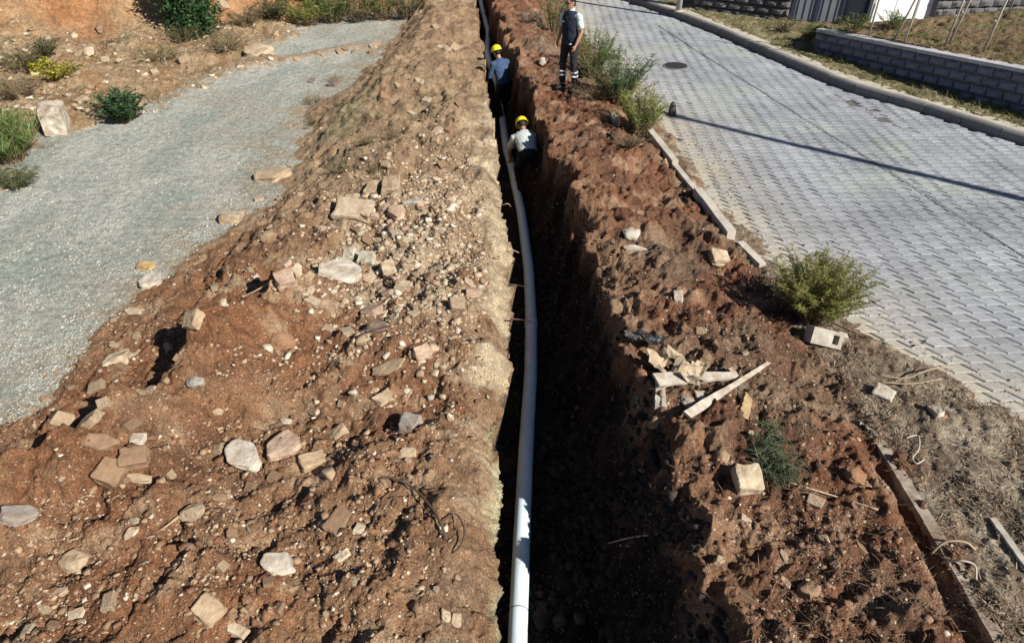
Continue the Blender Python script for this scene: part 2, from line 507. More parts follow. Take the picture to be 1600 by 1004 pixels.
M_METAL = mat_plain('galvanised_metal', (0.45, 0.45, 0.44), 0.5, 8, 0.85, 1.1, metal=0.3)

# ------------------------------------------------------------------ the ground
def ground_colour(x, y, m):
    n1 = fbm(x, y, 2.2, 4, 0.55, 71); n2 = fbm(x, y, 0.5, 4, 0.6, 81); n3 = fbm(x, y, 0.9, 4, 0.6, 91)
    def c(r, g, b): return np.array([r, g, b])
    def mix(A, B_, f): return A + (B_ - A) * f[..., None]
    ones = np.ones(x.shape + (3,))
    red = ones * c(0.245, 0.115, 0.058); brown = ones * c(0.285, 0.162, 0.090); tan = ones * c(0.37, 0.275, 0.175)
    dark = ones * c(0.13, 0.068, 0.042); pale = ones * c(0.46, 0.37, 0.245); olive = ones * c(0.24, 0.205, 0.115)
    S = mix(brown, red, sstep(-0.2, 0.5, n1))
    S = mix(S, tan, sstep(0.15, 0.75, n2 + 0.25 * n3) * (0.45 + 0.35 * sstep(5, 7, y)))
    S = mix(S, dark, sstep(0.2, 0.8, -n3) * 0.5)
    # left bank: yellower up the slope, pale along the trench rim
    far = sstep(6.5, 10.0, y) * (x < m['l'])
    S = mix(S, ones * c(0.325, 0.235, 0.148), far * 0.65)
    dl = m['l'] - x
    rim = np.exp(-((dl - 0.16) / 0.28) ** 2) * (0.35 + 0.65 * sstep(4.2, 5.4, y + 0.5 * n1)) * (1 - sstep(11, 15, y)) * (x < m['l'] + 0.1)
    S = mix(S, pale, np.clip(rim * (0.75 + 0.9 * n2), 0, 0.9))
    rub = np.exp(-(((x + 1.15) / 0.75) ** 2 + ((y - 7.3) / 1.5) ** 2))
    S = mix(S, ones * c(0.37, 0.30, 0.20), np.clip(rub * (0.9 + n2), 0, 0.85))
    rim2 = np.exp(-((dl - 0.03) / 0.06) ** 2) * (1 - sstep(4.5, 5, y))
    S = mix(S, ones * c(0.42, 0.40, 0.24), np.clip(rim2 * (0.6 + n2), 0, 0.8))
    ol = np.exp(-(((x + 2.6) / 0.9) ** 2 + ((y - 12.6) / 2.2) ** 2)) * sstep(-0.3, 0.3, n3)
    S = mix(S, olive, np.clip(ol * 1.1, 0, 0.85))
    # right side: redder and darker, then grey litter beside the road
    rt = (x > m['l'] + 0.02).astype(float)
    RS = mix(ones * c(0.205, 0.094, 0.053), ones * c(0.29, 0.178, 0.112), sstep(-0.05, 0.6, n2))
    RS = mix(RS, ones * c(0.115, 0.062, 0.042), sstep(0.0, 0.6, n3) * 0.6)
    RS = mix(RS, ones * c(0.20, 0.155, 0.105), sstep(0.1, 0.6, -n1) * 0.55)
    rimr = np.exp(-((m['v'] - 0.15) / 0.22) ** 2)
    RS = mix(RS, ones * c(0.27, 0.155, 0.09), np.clip(rimr * (0.6 + n3), 0, 0.8))
    S = mix(S, RS, rt)
    trench_shade = ((x > m['l'] + 0.01) & (x < m['r'] + 0.02)) * (1 - sstep(-0.12, 0.15, m['z'] + 0.10 * n2))  # trench soil goes near-black below the rim: shade painted into the colour
    S = mix(S, mix(ones * c(0.020, 0.015, 0.014), ones * c(0.042, 0.029, 0.025), sstep(-0.2, 0.5, n2)), trench_shade * 0.96)
    lit = mix(ones * c(0.25, 0.19, 0.135), ones * c(0.37, 0.31, 0.23), sstep(-0.3, 0.5, n2 + 0.3 * n1))
    S = mix(S, lit, sstep(-0.06, 0.12, x - m['cb'] + 0.12 * n2) * (x > m['r']) * (0.55 + 0.45 * sstep(0, 0.5, n3 + 0.35)))
    # gravel track
    G = mix(ones * c(0.355, 0.37, 0.325), ones * c(0.47, 0.47, 0.415), sstep(-0.4, 0.5, fbm(x * 1.0, y * 0.35, 0.8, 4, 0.6, 101)))
    G = mix(G, ones * c(0.30, 0.35, 0.305), sstep(0.0, 0.7, n3) * 0.6)
    G = mix(G, ones * c(0.37, 0.34, 0.27), sstep(0.25, 0.8, n1) * 0.5)
    rut = np.exp(-((x - (m['g'] - 1.1 - 0.2 * n1)) / 0.22) ** 2) + np.exp(-((x - (m['g'] - 2.7 - 0.2 * n1)) / 0.25) ** 2)
    G = mix(G, ones * c(0.46, 0.45, 0.38), np.clip(rut * (0.45 + 0.6 * n2), 0, 0.6))
    edge = np.exp(-np.abs(x - m['g']) / 0.6)
    G = mix(G, ones * c(0.36, 0.28, 0.19), np.clip(edge * (0.7 + 0.9 * n2), 0, 0.85))
    wr = y - np.interp(x, [-9, -6.2, -5.4, -4.0], [15.0, 16.6, 17.2, 18.4])
    G = mix(G, ones * c(0.33, 0.22, 0.13), np.exp(-(wr / 0.33) ** 2) * 0.85)
    gm = (x < m['g'])
    S = np.where(gm[..., None], G, S)
    # flats behind the track, then the red bank
    Fl = mix(ones * c(0.37, 0.255, 0.155), ones * c(0.30, 0.185, 0.10), sstep(-0.2, 0.5, n3))
    Fl = mix(Fl, ones * c(0.22, 0.19, 0.11), sstep(0.3, 0.8, n2) * 0.6)
    bk = sstep(-0.3, 1.2, y - m['yb'])
    Fl = mix(Fl, mix(ones * c(0.40, 0.25, 0.135), ones * c(0.36, 0.17, 0.075), sstep(-0.4, 0.4, n1)), bk)
    pl = np.exp(-(((x + 14.5) / 2.0) ** 2 + ((y - 20.3) / 1.6) ** 2)) + np.exp(-(((x + 12.8) / 1.2) ** 2 + ((y - 15.5) / 0.8) ** 2))
    Fl = mix(Fl, ones * c(0.52, 0.47, 0.34), np.clip(pl * 1.5 * (0.8 + n2), 0, 0.95))
    fm = np.clip(sstep(-0.1, 0.5, m['gl'] - x + 0.35 * n2) + bk * (x < m['g'] + 0.2), 0, 1)
    S = mix(S, Fl, fm * (x < m['g'] + 0.2))
    # beyond the road: dry grass, bare earth behind the low wall
    K = mix(ones * c(0.17, 0.155, 0.075), ones * c(0.25, 0.21, 0.125), sstep(-0.3, 0.4, n2))
    K = mix(K, mix(ones * c(0.21, 0.145, 0.085), ones * c(0.16, 0.14, 0.06), sstep(-0.1, 0.5, n3)), sstep(0, 0.2, m['ww']))
    S = mix(S, K, sstep(0.05, 0.2, x - m['k']))
    return np.clip(S * (1 + 0.22 * n2[..., None] * (m['rough'] > 0.1)[..., None]), 0.01, 0.9)

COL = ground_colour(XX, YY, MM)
nr = len(ROW)
idx = np.arange(nr * NU).reshape(nr, NU)
F = np.stack([idx[:-1, :-1], idx[:-1, 1:], idx[1:, 1:], idx[1:, :-1]], -1).reshape(-1, 4)
# the left trench wall leans in under its rim
lx_ = XX - MM['l']
under = sstep(0.05, 0.40, 0.12 - ZZ) * (1 - sstep(0.03, 0.20, lx_)) * (lx_ > -0.03) * (lx_ < 0.25)
V = np.stack([XX - 0.22 * under, YY, ZZ], -1).reshape(-1, 3)
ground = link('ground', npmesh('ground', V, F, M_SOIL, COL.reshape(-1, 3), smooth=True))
tag(ground, kind='structure')
gb = MB(); gb.add([(-600, -400, -1.6), (600, -400, -1.6), (600, 800, -1.6), (-600, 800, -1.6)], [(0, 1, 2, 3)])
tag(gb.build('terrain', mat_plain('far_earth', (0.26, 0.18, 0.11), 0.95, 0.6)), kind='structure')

# ------------------------------------------------------------------ road: bed, pavers, kerb, footway strip
rv, rf = [], []
ys = np.concatenate([np.arange(1.0, 30, 0.5), np.arange(30, 60, 3)])
for i, yv in enumerate(ys):
    a = float(xB(yv)) - 0.9; b = float(xK(yv)) + 0.02
    if b < a + 0.5: b = a + 0.5
    for k in range(13): rv.append((a + (b - a) * k / 12, yv, -0.022))
for i in range(len(ys) - 1):
    for k in range(12):
        q = i * 13 + k; rf.append((q, q + 1, q + 14, q + 13))
road = link('road', mesh('road', rv, rf, M_JOINT)); tag(road, kind='structure')

PW, PQ, GAP, LEAN = 0.250, 0.150, 0.006, 0.100
ROT = R(3.0); ca, sa = math.cos(ROT), math.sin(ROT)
def paver_outline():
    # long edges almost straight, short edges lean
    o = [(0, 0), (0.14 * PW, 0.006), (0.52 * PW, 0.006), (0.66 * PW, 0.0), (PW, 0)]
    o += [(p[0] + LEAN, p[1] - PQ) for p in o[::-1]]
    return [Vector((a, b)) for a, b in o]
def inset(poly, d):
    n = len(poly); out = []
    for i in range(n):
        p, q, r_ = poly[i - 1], poly[i], poly[(i + 1) % n]
        e1 = (q - p).normalized(); e2 = (r_ - q).normalized()
        n1_ = Vector((e1.y, -e1.x)); n2_ = Vector((e2.y, -e2.x))
        bis = (n1_ + n2_); bis = bis / max(bis.dot(n1_), 0.3)
        out.append(q + bis * d)
    return out
OUT = paver_outline()
def solid_paver(poly, h=0.0):
    """outline -> bevelled block, top at z = 0"""
    a = inset(poly, GAP / 2); b = inset(poly, GAP / 2 + 0.010)
    if len(poly) == 10:          # the leaning ends stand further apart than the long sides
        for q in (a, b):
            for i in (4, 5): q[i] = q[i] - Vector((0.006, 0))
            for i in (9, 0): q[i] = q[i] + Vector((0.006, 0))
    n = len(a)
    v = [(p.x, p.y, -0.05) for p in a] + [(p.x, p.y, -0.008) for p in a] + [(p.x, p.y, 0.0) for p in b]
    f = []
    for i in range(n):
        j = (i + 1) % n
        f.append((i + n, j + n, j, i)); f.append((i + 2 * n, j + 2 * n, j + n, i + n))
    f.append(tuple(range(2 * n, 3 * n)))
    f = [q[::-1] for q in f]
    return v, f
cx0 = sum(p.x for p in OUT) / len(OUT); cy0 = sum(p.y for p in OUT) / len(OUT)
OUTC = [p - Vector((cx0, cy0)) for p in OUT]
pv, pf = solid_paver(OUTC)
# make the face winding point up
def fix_up(v, f):
    top = f[-1]; a, b, c = (Vector(v[top[i]]) for i in (0, 1, 2))
    nsum = Vector((0, 0, 0))
    for i in range(1, len(top) - 1):
        nsum += (Vector(v[top[i]]) - Vector(v[top[0]])).cross(Vector(v[top[i + 1]]) - Vector(v[top[0]]))
    return f if nsum.z > 0 else [q[::-1] for q in f]
pf = fix_up(pv, pf)
paver_me = mesh('paver', pv, pf, M_PAVER)
def seam_x(y): return np.interp(y, [0, 7.9, 17.8, 24, 40], [8.4, 6.8, 4.75, 3.6, 0])
spots = []
for j in range(-20, 240):
    for i in range(-60, 120):
        lx = i * PW + (j * 0.0135) % PW; ly = j * PQ
        X = 2.0 + ca * lx - sa * ly; Y = 0.0 + sa * lx + ca * ly
        if Y < 2.0 or Y > 34: continue
        if X < float(xB(Y)) - 0.5 or X > float(xK(Y)) - 0.06: continue
        spots.append((X, Y))
sx = np.array([s[0] for s in spots]); sy = np.array([s[1] for s in spots])
hcov = hlook(sx, sy)
keep = hcov < 0.03
spots = [s for s, k in zip(spots, keep) if k]
def in_frame(X, Y):
    d = Y * CP + CAM_H * SP
    px = 800 + FPX * X / d; v = (Y * SP - CAM_H * CP) / d
    return -20 < px < 1600 and -20 < 502 - FPX * v < 1004
vis = sorted([s for s in spots if in_frame(*s)], key=lambda s: s[0] ** 2 + s[1] ** 2)
near = set(vis[:300])
# pavers that have settled or lifted along the line of an old pipe dig
dig0, dig1 = at(1290, 140), at(1420, 205)
def dig_dist(X, Y):
    a = Vector((dig0.x, dig0.y)); b = Vector((dig1.x, dig1.y)); p = Vector((X, Y)); d = b - a
    t = max(0, min(1, (p - a).dot(d) / d.dot(d))); return (p - a - d * t).length
fv, ff, fc = [], [], []
rr = random.Random(5)
def paver_tint(X, Y):
    """concrete, sandy where earth has been trodden over it, mossy in places"""
    s_ = rr.uniform(0.86, 1.10) * (1 + 0.22 * float(fbm(np.array(X), np.array(Y), 1.4, 3, 0.5, 17)))
    c = np.array([0.280, 0.292, 0.312]) * s_
    e = X - float(xB(Y)) + 0.35 * float(perlin(X / 0.8, Y / 0.8, 23))
    dust = math.exp(-max(e, 0) / 0.6) * 0.75
    c = c * (1 - dust) + np.array([0.45, 0.395, 0.30]) * dust
    moss = max(0, min(1, (float(fbm(np.array(X), np.array(Y), 1.9, 3, 0.5, 29)) - 0.15) * 1.6)) * 0.45
    c = c * (1 - moss) + np.array([0.36, 0.39, 0.31]) * moss
    return c
for (X, Y) in spots:
    dz = 0.005 * rr.random() + 0.012 * float(perlin(X / 1.1, Y / 1.1, 3)); tx, ty = rr.gauss(0, 0.012), rr.gauss(0, 0.012)
    dd = dig_dist(X, Y)
    if dd < 0.12:
        if rr.random() < 0.22: continue
        dz += rr.uniform(-0.02, 0.02); tx += rr.gauss(0, 0.06); ty += rr.gauss(0, 0.06)
    tint = paver_tint(X, Y)
    if (X, Y) in near:
        o = link('paver', paver_me, road, loc=(X, Y, dz), rot=(tx, ty, ROT)); o.color = (*tint, 1)
    else:
        M = Matrix.Translation((X, Y, dz)) @ Matrix.Rotation(ROT, 4, 'Z') @ Matrix.Rotation(ty, 4, 'Y') @ Matrix.Rotation(tx, 4, 'X')
        n0 = len(fv); fv += [M @ Vector(p) for p in pv]; ff += [tuple(q + n0 for q in f_) for f_ in pf]
        fc += [tuple(tint)] * len(pv)
M_PAVER2 = mat_col('concrete_paver_field', 0.85, 16, 0.82, 1.16, 0.004)
me = mesh('paver_field', fv, ff, M_PAVER2)
ca_ = me.color_attributes.new('Col', 'FLOAT_COLOR', 'POINT')
ca_.data.foreach_set('color', np.concatenate([np.array(fc, dtype=np.float32), np.ones((len(fc), 1), dtype=np.float32)], 1).ravel())
tag(link('paver_field', me, road), kind='stuff')

sj = MB()
ysj = np.arange(5.0, 21.0, 0.25)
for a_, b_ in zip(ysj[:-1], ysj[1:]):
    xa, xb = float(seam_x(a_)) + 0.02 * float(perlin(a_, 1.3, 4)), float(seam_x(b_)) + 0.02 * float(perlin(b_, 1.3, 4))
    sj.add([(xa - 0.010, a_, 0.017), (xa + 0.010, a_, 0.017), (xb + 0.010, b_, 0.017), (xb - 0.010, b_, 0.017)], [(0, 1, 2, 3)])
sj.build('road_joint', mat_plain('tar_joint', (0.07, 0.07, 0.075), 0.9, 9, 0.7, 1.4), road)

# kerb along the far side of the road, with its footway strip
def sample_line(fx, y0, y1, step):
    out = []; y = y0; last = None; acc = 0
    pts = [Vector((float(fx(v)), v, 0)) for v in np.arange(y0, y1, 0.02)]
    out = [pts[0]]
    for p in pts:
        if (p - out[-1]).length >= step: out.append(p)
    return out
kl = sample_line(xK, 4.0, 33.0, 0.75)
kerb = tag(link('kerb', None), kind='structure')
for a, b in zip(kl[:-1], kl[1:]):
    d = (b - a).normalized(); n_ = Vector((d.y, -d.x, 0))
    if n_.x < 0: n_ = -n_
    h = 0.17 + random.uniform(-0.006, 0.006); j = random.uniform(-0.012, 0.012)
    prof = [(-0.01, -0.08), (0.0, h - 0.03), (0.03, h), (0.15, h), (0.15, -0.08)]
    v = []
    for e in (a + d * 0.006, b - d * 0.006):
        v += [e + n_ * (q[0] + j) + Vector((0, 0, q[1])) for q in prof]
    link('kerb_stone', mesh('kerb_stone', v, [(0, 1, 6, 5), (1, 2, 7, 6), (2, 3, 8, 7), (3, 4, 9, 8), (0, 4, 3, 2, 1), (5, 6, 7, 8, 9)], M_KERB), kerb)
fw_v, fw_f = [], []
for i, p in enumerate(kl):
    d = (kl[min(i + 1, len(kl) - 1)] - kl[max(i - 1, 0)]).normalized(); n_ = Vector((d.y, -d.x, 0))
    if n_.x < 0: n_ = -n_
    wd = 0.50 + 0.07 * float(perlin(i * 0.37, 3.1, 9))
    for s_, z in ((0.16, 0.155), (0.30, 0.16), (wd, 0.15), (wd + 0.02, 0.02)): fw_v.append(p + n_ * s_ + Vector((0, 0, z)))
for i in range(len(kl) - 1):
    for k in range(3): q = i * 4 + k; fw_f.append((q, q + 1, q + 5, q + 4))
M_FOOT = mat_plain('footway_concrete', (0.50, 0.46, 0.38), 0.92, 5, 0.75, 1.15, 0.01, dirt=(0.30, 0.25, 0.16), dirt_amt=0.7, dscale=3)
tag(link('pavement', mesh('pavement', fw_v, fw_f, M_FOOT)), kind='structure')

# ------------------------------------------------------------------ stones
def hull_mesh(kind, rnd, detail=1):
    """an angular stone about one unit across: hull of scattered points, worn edges, chipped faces"""
    bm = bmesh.new()
    pts = []
    if kind == 'slab':
        n = rnd.choice((4, 5, 5, 6)); ph = rnd.random() * 6
        rad = [rnd.uniform(0.80, 1.15) for _ in range(n)]
        for k in range(n):
            a = ph + 2 * math.pi * (k + rnd.uniform(-0.18, 0.18)) / n
            for z in (-0.5, 0.5):
                pts.append((0.5 * rad[k] * math.cos(a) * (1 + rnd.uniform(-.06, .06)), 0.5 * rad[k] * math.sin(a) * (1 + rnd.uniform(-.06, .06)), z * rnd.uniform(0.75, 1.0)))
    elif kind == 'block':
        for a in (-1, 1):
            for b in (-1, 1):
                for c in (-1, 1):
                    pts.append((a * 0.5 * rnd.uniform(0.8, 1.05), b * 0.5 * rnd.uniform(0.8, 1.05), c * 0.5 * rnd.uniform(0.8, 1.0)))
                    if rnd.random() < 0.35: pts.append((a * 0.5 * rnd.uniform(0.5, 0.8), b * 0.5, c * 0.5 * rnd.uniform(0.6, 0.9)))
    elif kind == 'wedge':
        for a in (-1, 1):
            for b in (-1, 1):
                pts.append((a * 0.5 * rnd.uniform(0.8, 1), b * 0.5 * rnd.uniform(0.7, 1), -0.5))
                pts.append((a * 0.5 * rnd.uniform(0.6, 0.9), b * 0.5 * rnd.uniform(0.4, 0.8), 0.5 if a > 0 else rnd.uniform(-0.35, 0.0)))
    else:
        for k in range(22):
            v = Vector((rnd.gauss(0, 1), rnd.gauss(0, 1), rnd.gauss(0, 1))).normalized() * 0.5 * rnd.uniform(0.88, 1.05)
            pts.append(v)
    for p in pts: bm.verts.new(p)
    r = bmesh.ops.convex_hull(bm, input=bm.verts)
    junk = [g for g in r['geom_interior'] if isinstance(g, bmesh.types.BMVert)]
    if junk: bmesh.ops.delete(bm, geom=junk, context='VERTS')
    bmesh.ops.dissolve_limit(bm, angle_limit=R(8), verts=bm.verts, edges=bm.edges)
    if detail:
        bmesh.ops.bevel(bm, geom=list(bm.edges), offset=0.05 if kind != 'round' else 0.07, segments=1, affect='EDGES', profile=0.6)
        bmesh.ops.triangulate(bm, faces=bm.faces)
        if detail > 1:
            long_e = [e for e in bm.edges if e.calc_length() > 0.16]
            bmesh.ops.subdivide_edges(bm, edges=long_e, cuts=2, use_grid_fill=True)
            bmesh.ops.triangulate(bm, faces=bm.faces)
        ph = rnd.random() * 50
        from mathutils import noise as mn
        for v in bm.verts:
            q = v.co * 3.2 + Vector((ph, ph * 0.7, 1.3))
            v.co += Vector((mn.noise(q), mn.noise(q + Vector((9, 0, 0))), mn.noise(q + Vector((0, 9, 0))))) * (0.085 if kind != 'round' else 0.10)
    else:
        bmesh.ops.triangulate(bm, faces=bm.faces)
    bmesh.ops.recalc_face_normals(bm, faces=bm.faces)
    return bm

STONE_COL = {
    'white': (0.57, 0.52, 0.43), 'cream': (0.50, 0.41, 0.29), 'tan': (0.42, 0.32, 0.21), 'pink': (0.47, 0.34, 0.25),
    'brown': (0.26, 0.165, 0.10), 'red': (0.25, 0.125, 0.07), 'grey': (0.32, 0.30, 0.27), 'dark': (0.13, 0.11, 0.10), 'green': (0.48, 0.48, 0.38), 'yellow': (0.52, 0.38, 0.16)}
STONE_MAT = {k: mat_plain('stone_' + k, v, 0.92, 7, 0.72, 1.2, 0.05, 0.6, dirt=(0.27, 0.17, 0.10), dirt_amt=0.85, per_object=0.12, dscale=5) for k, v in STONE_COL.items()}

def put_stone(name, label, cat, px, py, wpx, hpx, kind, colour, thick=0.35, yaw=None, tilt=0.16, sink=0.36, group=None, seed=None, lift=0.0):
    """a stone seen at a pixel: lies on the ground there, measured from how wide and how deep it looks"""
    rnd = random.Random(seed if seed is not None else int(px * 7 + py * 13))
    p = hit(px, py + hpx * 0.15)
    d = depth_at(p)
    el = math.atan2(CAM_H - p.z, math.hypot(p.x, p.y))
    L_ = wpx * d / FPX * 0.95
    W_ = hpx * d / FPX / max(math.sin(el), 0.25) * 0.66
    W_ = min(W_, L_ * 1.9)
    T_ = thick * min(L_, W_)
    bm = hull_mesh(kind, rnd, 2)
    me = bpy.data.meshes.new(name)
    bmesh.ops.scale(bm, vec=(L_, W_, T_), verts=bm.verts)
    bm.to_mesh(me); bm.free()
    me.materials.append(STONE_MAT[colour])
    nrm = normal_at(p.x, p.y, 0.14)
    nrm = (nrm * 0.7 + Vector((0, 0, 1)) * 0.5 + Vector((rnd.gauss(0, tilt), rnd.gauss(0, tilt) - tilt * 0.5, 0))).normalized()
    q = nrm.to_track_quat('Z', 'Y')
    q = Vector((0, 0, 1)).rotation_difference(nrm) @ Quaternion((0, 0, 1), R(yaw) if yaw is not None else rnd.uniform(-0.3, 0.3))
    gs = [gz(p.x + a_ * L_ * 0.3, p.y + b_ * W_ * 0.3) for a_ in (-1, 0, 1) for b_ in (-1, 0, 1)]
    base_z = max(p.z, 0.6 * sum(gs) / 9 + 0.4 * max(gs)) if max(gs) - min(gs) < 0.25 else p.z
    o = link(name, me, loc=Vector((p.x, p.y, base_z)) + Vector((0, 0, T_ * (0.5 - sink) + lift)), quat=q)
    return tag(o, label, cat, group)

S = put_stone
# --- left spoil bank, from the gravel track to the trench, far to near
S('stone_slab', 'long flat tan slab lying alone on the edge of the grey gravel', 'stone', 424, 274, 62, 24, 'slab', 'tan', 0.4, 8)
S('stone_slab', 'thick tan plank-like slab at the top of the rubble scatter', 'stone', 553, 326, 68, 28, 'block', 'cream', 0.4, 0)
S('stone', 'squarish tan block just above the plank-like slab', 'stone', 612, 297, 32, 26, 'block', 'tan', 0.7)
S('stone', 'small tan block left of the squarish block above the rubble', 'stone', 583, 297, 22, 22, 'block', 'tan', 0.7)
S('stone_slab', 'thin whitish strip of stone lying below the squarish block', 'stone', 645, 316, 42, 11, 'slab', 'white', 0.4, -10)
S('stone_slab', 'broken pale slab with a chipped corner right of the plank-like slab', 'stone', 620, 335, 36, 22, 'slab', 'pink', 0.4, -20)
S('stone_slab', 'large bright whitish four-sided slab in the middle of the rubble', 'stone', 531, 428, 72, 58, 'slab', 'white', 0.22, -22, 0.05, sink=0.15, seed=5)
S('stone', 'pale greenish stone touching the upper edge of the large whitish slab', 'stone', 547, 401, 22, 18, 'block', 'green', 0.7)
S('stone', 'pale grey-green stone right of the greenish one above the whitish slab', 'stone', 573, 403, 27, 17, 'block', 'green', 0.6)
S('stone', 'cream cube-like stone with a brown side in the rubble', 'stone', 608, 424, 25, 24, 'block', 'cream', 0.9, 25)
S('stone', 'rounded cream stone below the cube-like stone', 'stone', 618, 461, 25, 16, 'round', 'white', 0.6)
S('stone', 'flat cream stone between the cube-like and the rounded stone', 'stone', 632, 446, 26, 16, 'slab', 'cream', 0.5)
S('stone', 'pinkish tan block at the end of a thin stick left of the rubble', 'stone', 447, 441, 32, 22, 'block', 'pink', 0.6, 30)
S('stone', 'small cream stone leaning on the pinkish tan block', 'stone', 466, 428, 18, 20, 'slab', 'cream', 0.5)
S('stone', 'small white stone lying alone left of the rubble scatter', 'stone', 401, 433, 16, 14, 'round', 'white', 0.7)
S('stone', 'small pale stone between the lone white stone and the rubble', 'stone', 446, 411, 24, 14, 'slab', 'pink', 0.5)
S('stone', 'tan wedge of stone below the large whitish slab', 'stone', 516, 473, 34, 15, 'wedge', 'tan', 0.5)
S('stone_slab', 'whitish rectangular slab at the left edge of the spoil beside gravel', 'stone', 236, 440, 42, 28, 'slab', 'white', 0.35, 5, 0.05)
S('stone', 'yellow-brown stone behind the whitish rectangular slab at the gravel edge', 'stone', 229, 416, 28, 13, 'block', 'yellow', 0.6)
S('stone_slab', 'thin pale slab at the gravel edge below the whitish rectangular slab', 'stone', 211, 488, 40, 13, 'slab', 'cream', 0.4, -8)
S('stone', 'pale wedge-shaped boulder half buried at the gravel edge', 'stone', 183, 556, 46, 26, 'wedge', 'cream', 0.6, 15)
S('stone', 'pale block on the gravel edge beside a black shadow', 'stone', 361, 340, 36, 20, 'block', 'cream', 0.6)
S('stone', 'tan chunk with a dark hollow on its left side', 'stone', 306, 507, 30, 24, 'block', 'tan', 0.7)
S('stone', 'brown rounded boulder on the crest of the broken ridge', 'boulder', 442, 537, 50, 42, 'round', 'red', 0.8, sink=0.4)
S('stone', 'dark grey rock among charcoal-coloured lumps in the bank', 'stone', 588, 512, 52, 34, 'round', 'dark', 0.6, sink=0.4)
S('stone', 'pinkish upright block near the bare pale trench edge', 'stone', 660, 550, 30, 22, 'block', 'pink', 0.7, 35)
S('stone_slab', 'long tan slab lying flat below the pinkish upright block', 'stone', 606, 575, 66, 24, 'slab', 'tan', 0.3, 12)
S('stone', 'light grey stone in the black shadow of the ridge', 'stone', 308, 600, 36, 24, 'round', 'grey', 0.7)
S('stone_slab', 'thin flat pale stone left of the black ridge shadow', 'stone', 236, 610, 34, 11, 'slab', 'cream', 0.4)
S('stone', 'leftmost of two brick-sized tan blocks side by side', 'stone', 101, 658, 33, 24, 'block', 'tan', 0.7, 0, 0.05)
S('stone', 'right one of two brick-sized tan blocks side by side', 'stone', 141, 656, 44, 24, 'block', 'tan', 0.6, 12, 0.05)
S('stone_slab', 'brown slab below the two brick-sized tan blocks', 'stone', 158, 694, 58, 30, 'slab', 'brown', 0.45, 8)
S('stone', 'white stone wedged in the ridge right of the brown slab', 'stone', 217, 690, 24, 20, 'block', 'white', 0.7)
S('stone', 'dark brown block standing in the crack of the ridge', 'stone', 176, 738, 46, 40, 'block', 'brown', 0.8)
S('stone', 'brown flat-faced rock right of the block in the crack', 'stone', 215, 720, 44, 34, 'block', 'brown', 0.6)
S('stone_slab', 'flat tan slab at the right end of the ridge crack', 'stone', 222, 751, 52, 20, 'slab', 'tan', 0.4, -5)
S('stone_slab', 'grey slab at the left frame edge inside the crack shadow', 'stone', 26, 800, 60, 36, 'slab', 'grey', 0.4, 10)
S('stone_slab', 'bright white elongated slab with a notched end on red earth', 'stone', 381, 710, 88, 46, 'slab', 'white', 0.28, -42, 0.04, sink=0.15, seed=12)
S('stone_slab', 'grey-brown tilted slab next to the bright white elongated slab', 'stone', 446, 697, 74, 64, 'slab', 'pink', 0.24, 38, 0.10, sink=0.2, seed=8)
S('stone', 'tan chunk right of the grey-brown tilted slab', 'stone', 488, 720, 42, 30, 'block', 'tan', 0.6, 35)
S('stone', 'small white stone just above the grey-brown tilted slab', 'stone', 447, 658, 24, 12, 'slab', 'white', 0.5)
S('stone', 'pale sliver of stone right above the grey-brown tilted slab', 'stone', 491, 646, 28, 14, 'wedge', 'cream', 0.5, -35)
S('stone', 'tan wedge half buried right of the pale sliver', 'stone', 528, 670, 34, 26, 'wedge', 'tan', 0.6, 30)
S('stone', 'jagged grey-white chunk casting a black shadow near the trench', 'stone', 641, 666, 32, 38, 'block', 'grey', 0.9)
S('stone_slab', 'flat tan stone below the jagged grey-white chunk', 'stone', 637, 706, 34, 22, 'slab', 'tan', 0.4)
S('stone', 'small white round stone right of the jagged grey-white chunk', 'stone', 704, 653, 18, 18, 'round', 'cream', 0.8)
S('stone', 'narrow brown slab standing above the jagged grey-white chunk', 'stone', 598, 620, 28, 40, 'slab', 'tan', 0.4, -30)
S('stone', 'egg-shaped tan stone sunk in red earth', 'stone', 302, 800, 46, 46, 'round', 'tan', 0.8, 20, sink=0.35)
S('stone', 'small brown stone right of the egg-shaped stone', 'stone', 345, 778, 30, 22, 'round', 'brown', 0.7)
S('stone_slab', 'brown tombstone-shaped slab sunk upright in the earth', 'stone', 531, 810, 46, 64, 'slab', 'brown', 0.35, -10, sink=0.5)
S('stone', 'small pale stone right of the tombstone-shaped slab', 'stone', 562, 827, 17, 22, 'block', 'cream', 0.7)
S('stone', 'tiny white stone left of the tombstone-shaped slab', 'stone', 505, 820, 12, 13, 'round', 'white', 0.8)
S('stone', 'white plaster chunk over a dark hollow near the bottom', 'plaster', 434, 876, 60, 50, 'slab', 'white', 0.35, -12, sink=0.2, seed=21)
S('stone', 'small pale stone right above the white plaster chunk', 'stone', 535, 868, 26, 18, 'block', 'cream', 0.6, 30)
S('stone', 'large rounded grey-brown stone near the lower left corner', 'boulder', 122, 876, 56, 46, 'round', 'tan', 0.8, sink=0.35)
S('stone', 'square-cut end of broken tan stone near the bottom edge', 'stone', 328, 950, 46, 42, 'block', 'tan', 0.7, -35)
S('stone', 'rough lump lying at the lower end of the square-cut stone', 'stone', 372, 982, 38, 22, 'block', 'cream', 0.6, -25)
S('stone_slab', 'thin pale stone below the flat tan slab of the crack', 'stone', 208, 835, 30, 12, 'slab', 'cream', 0.5, 15)
S('stone', 'pale stone on the lowest step of the foreground', 'stone', 122, 960, 28, 18, 'block', 'cream', 0.6, 10)
S('stone', 'pale stone at the lower left beside the rounded grey-brown stone', 'stone', 100, 925, 26, 16, 'slab', 'tan', 0.6)
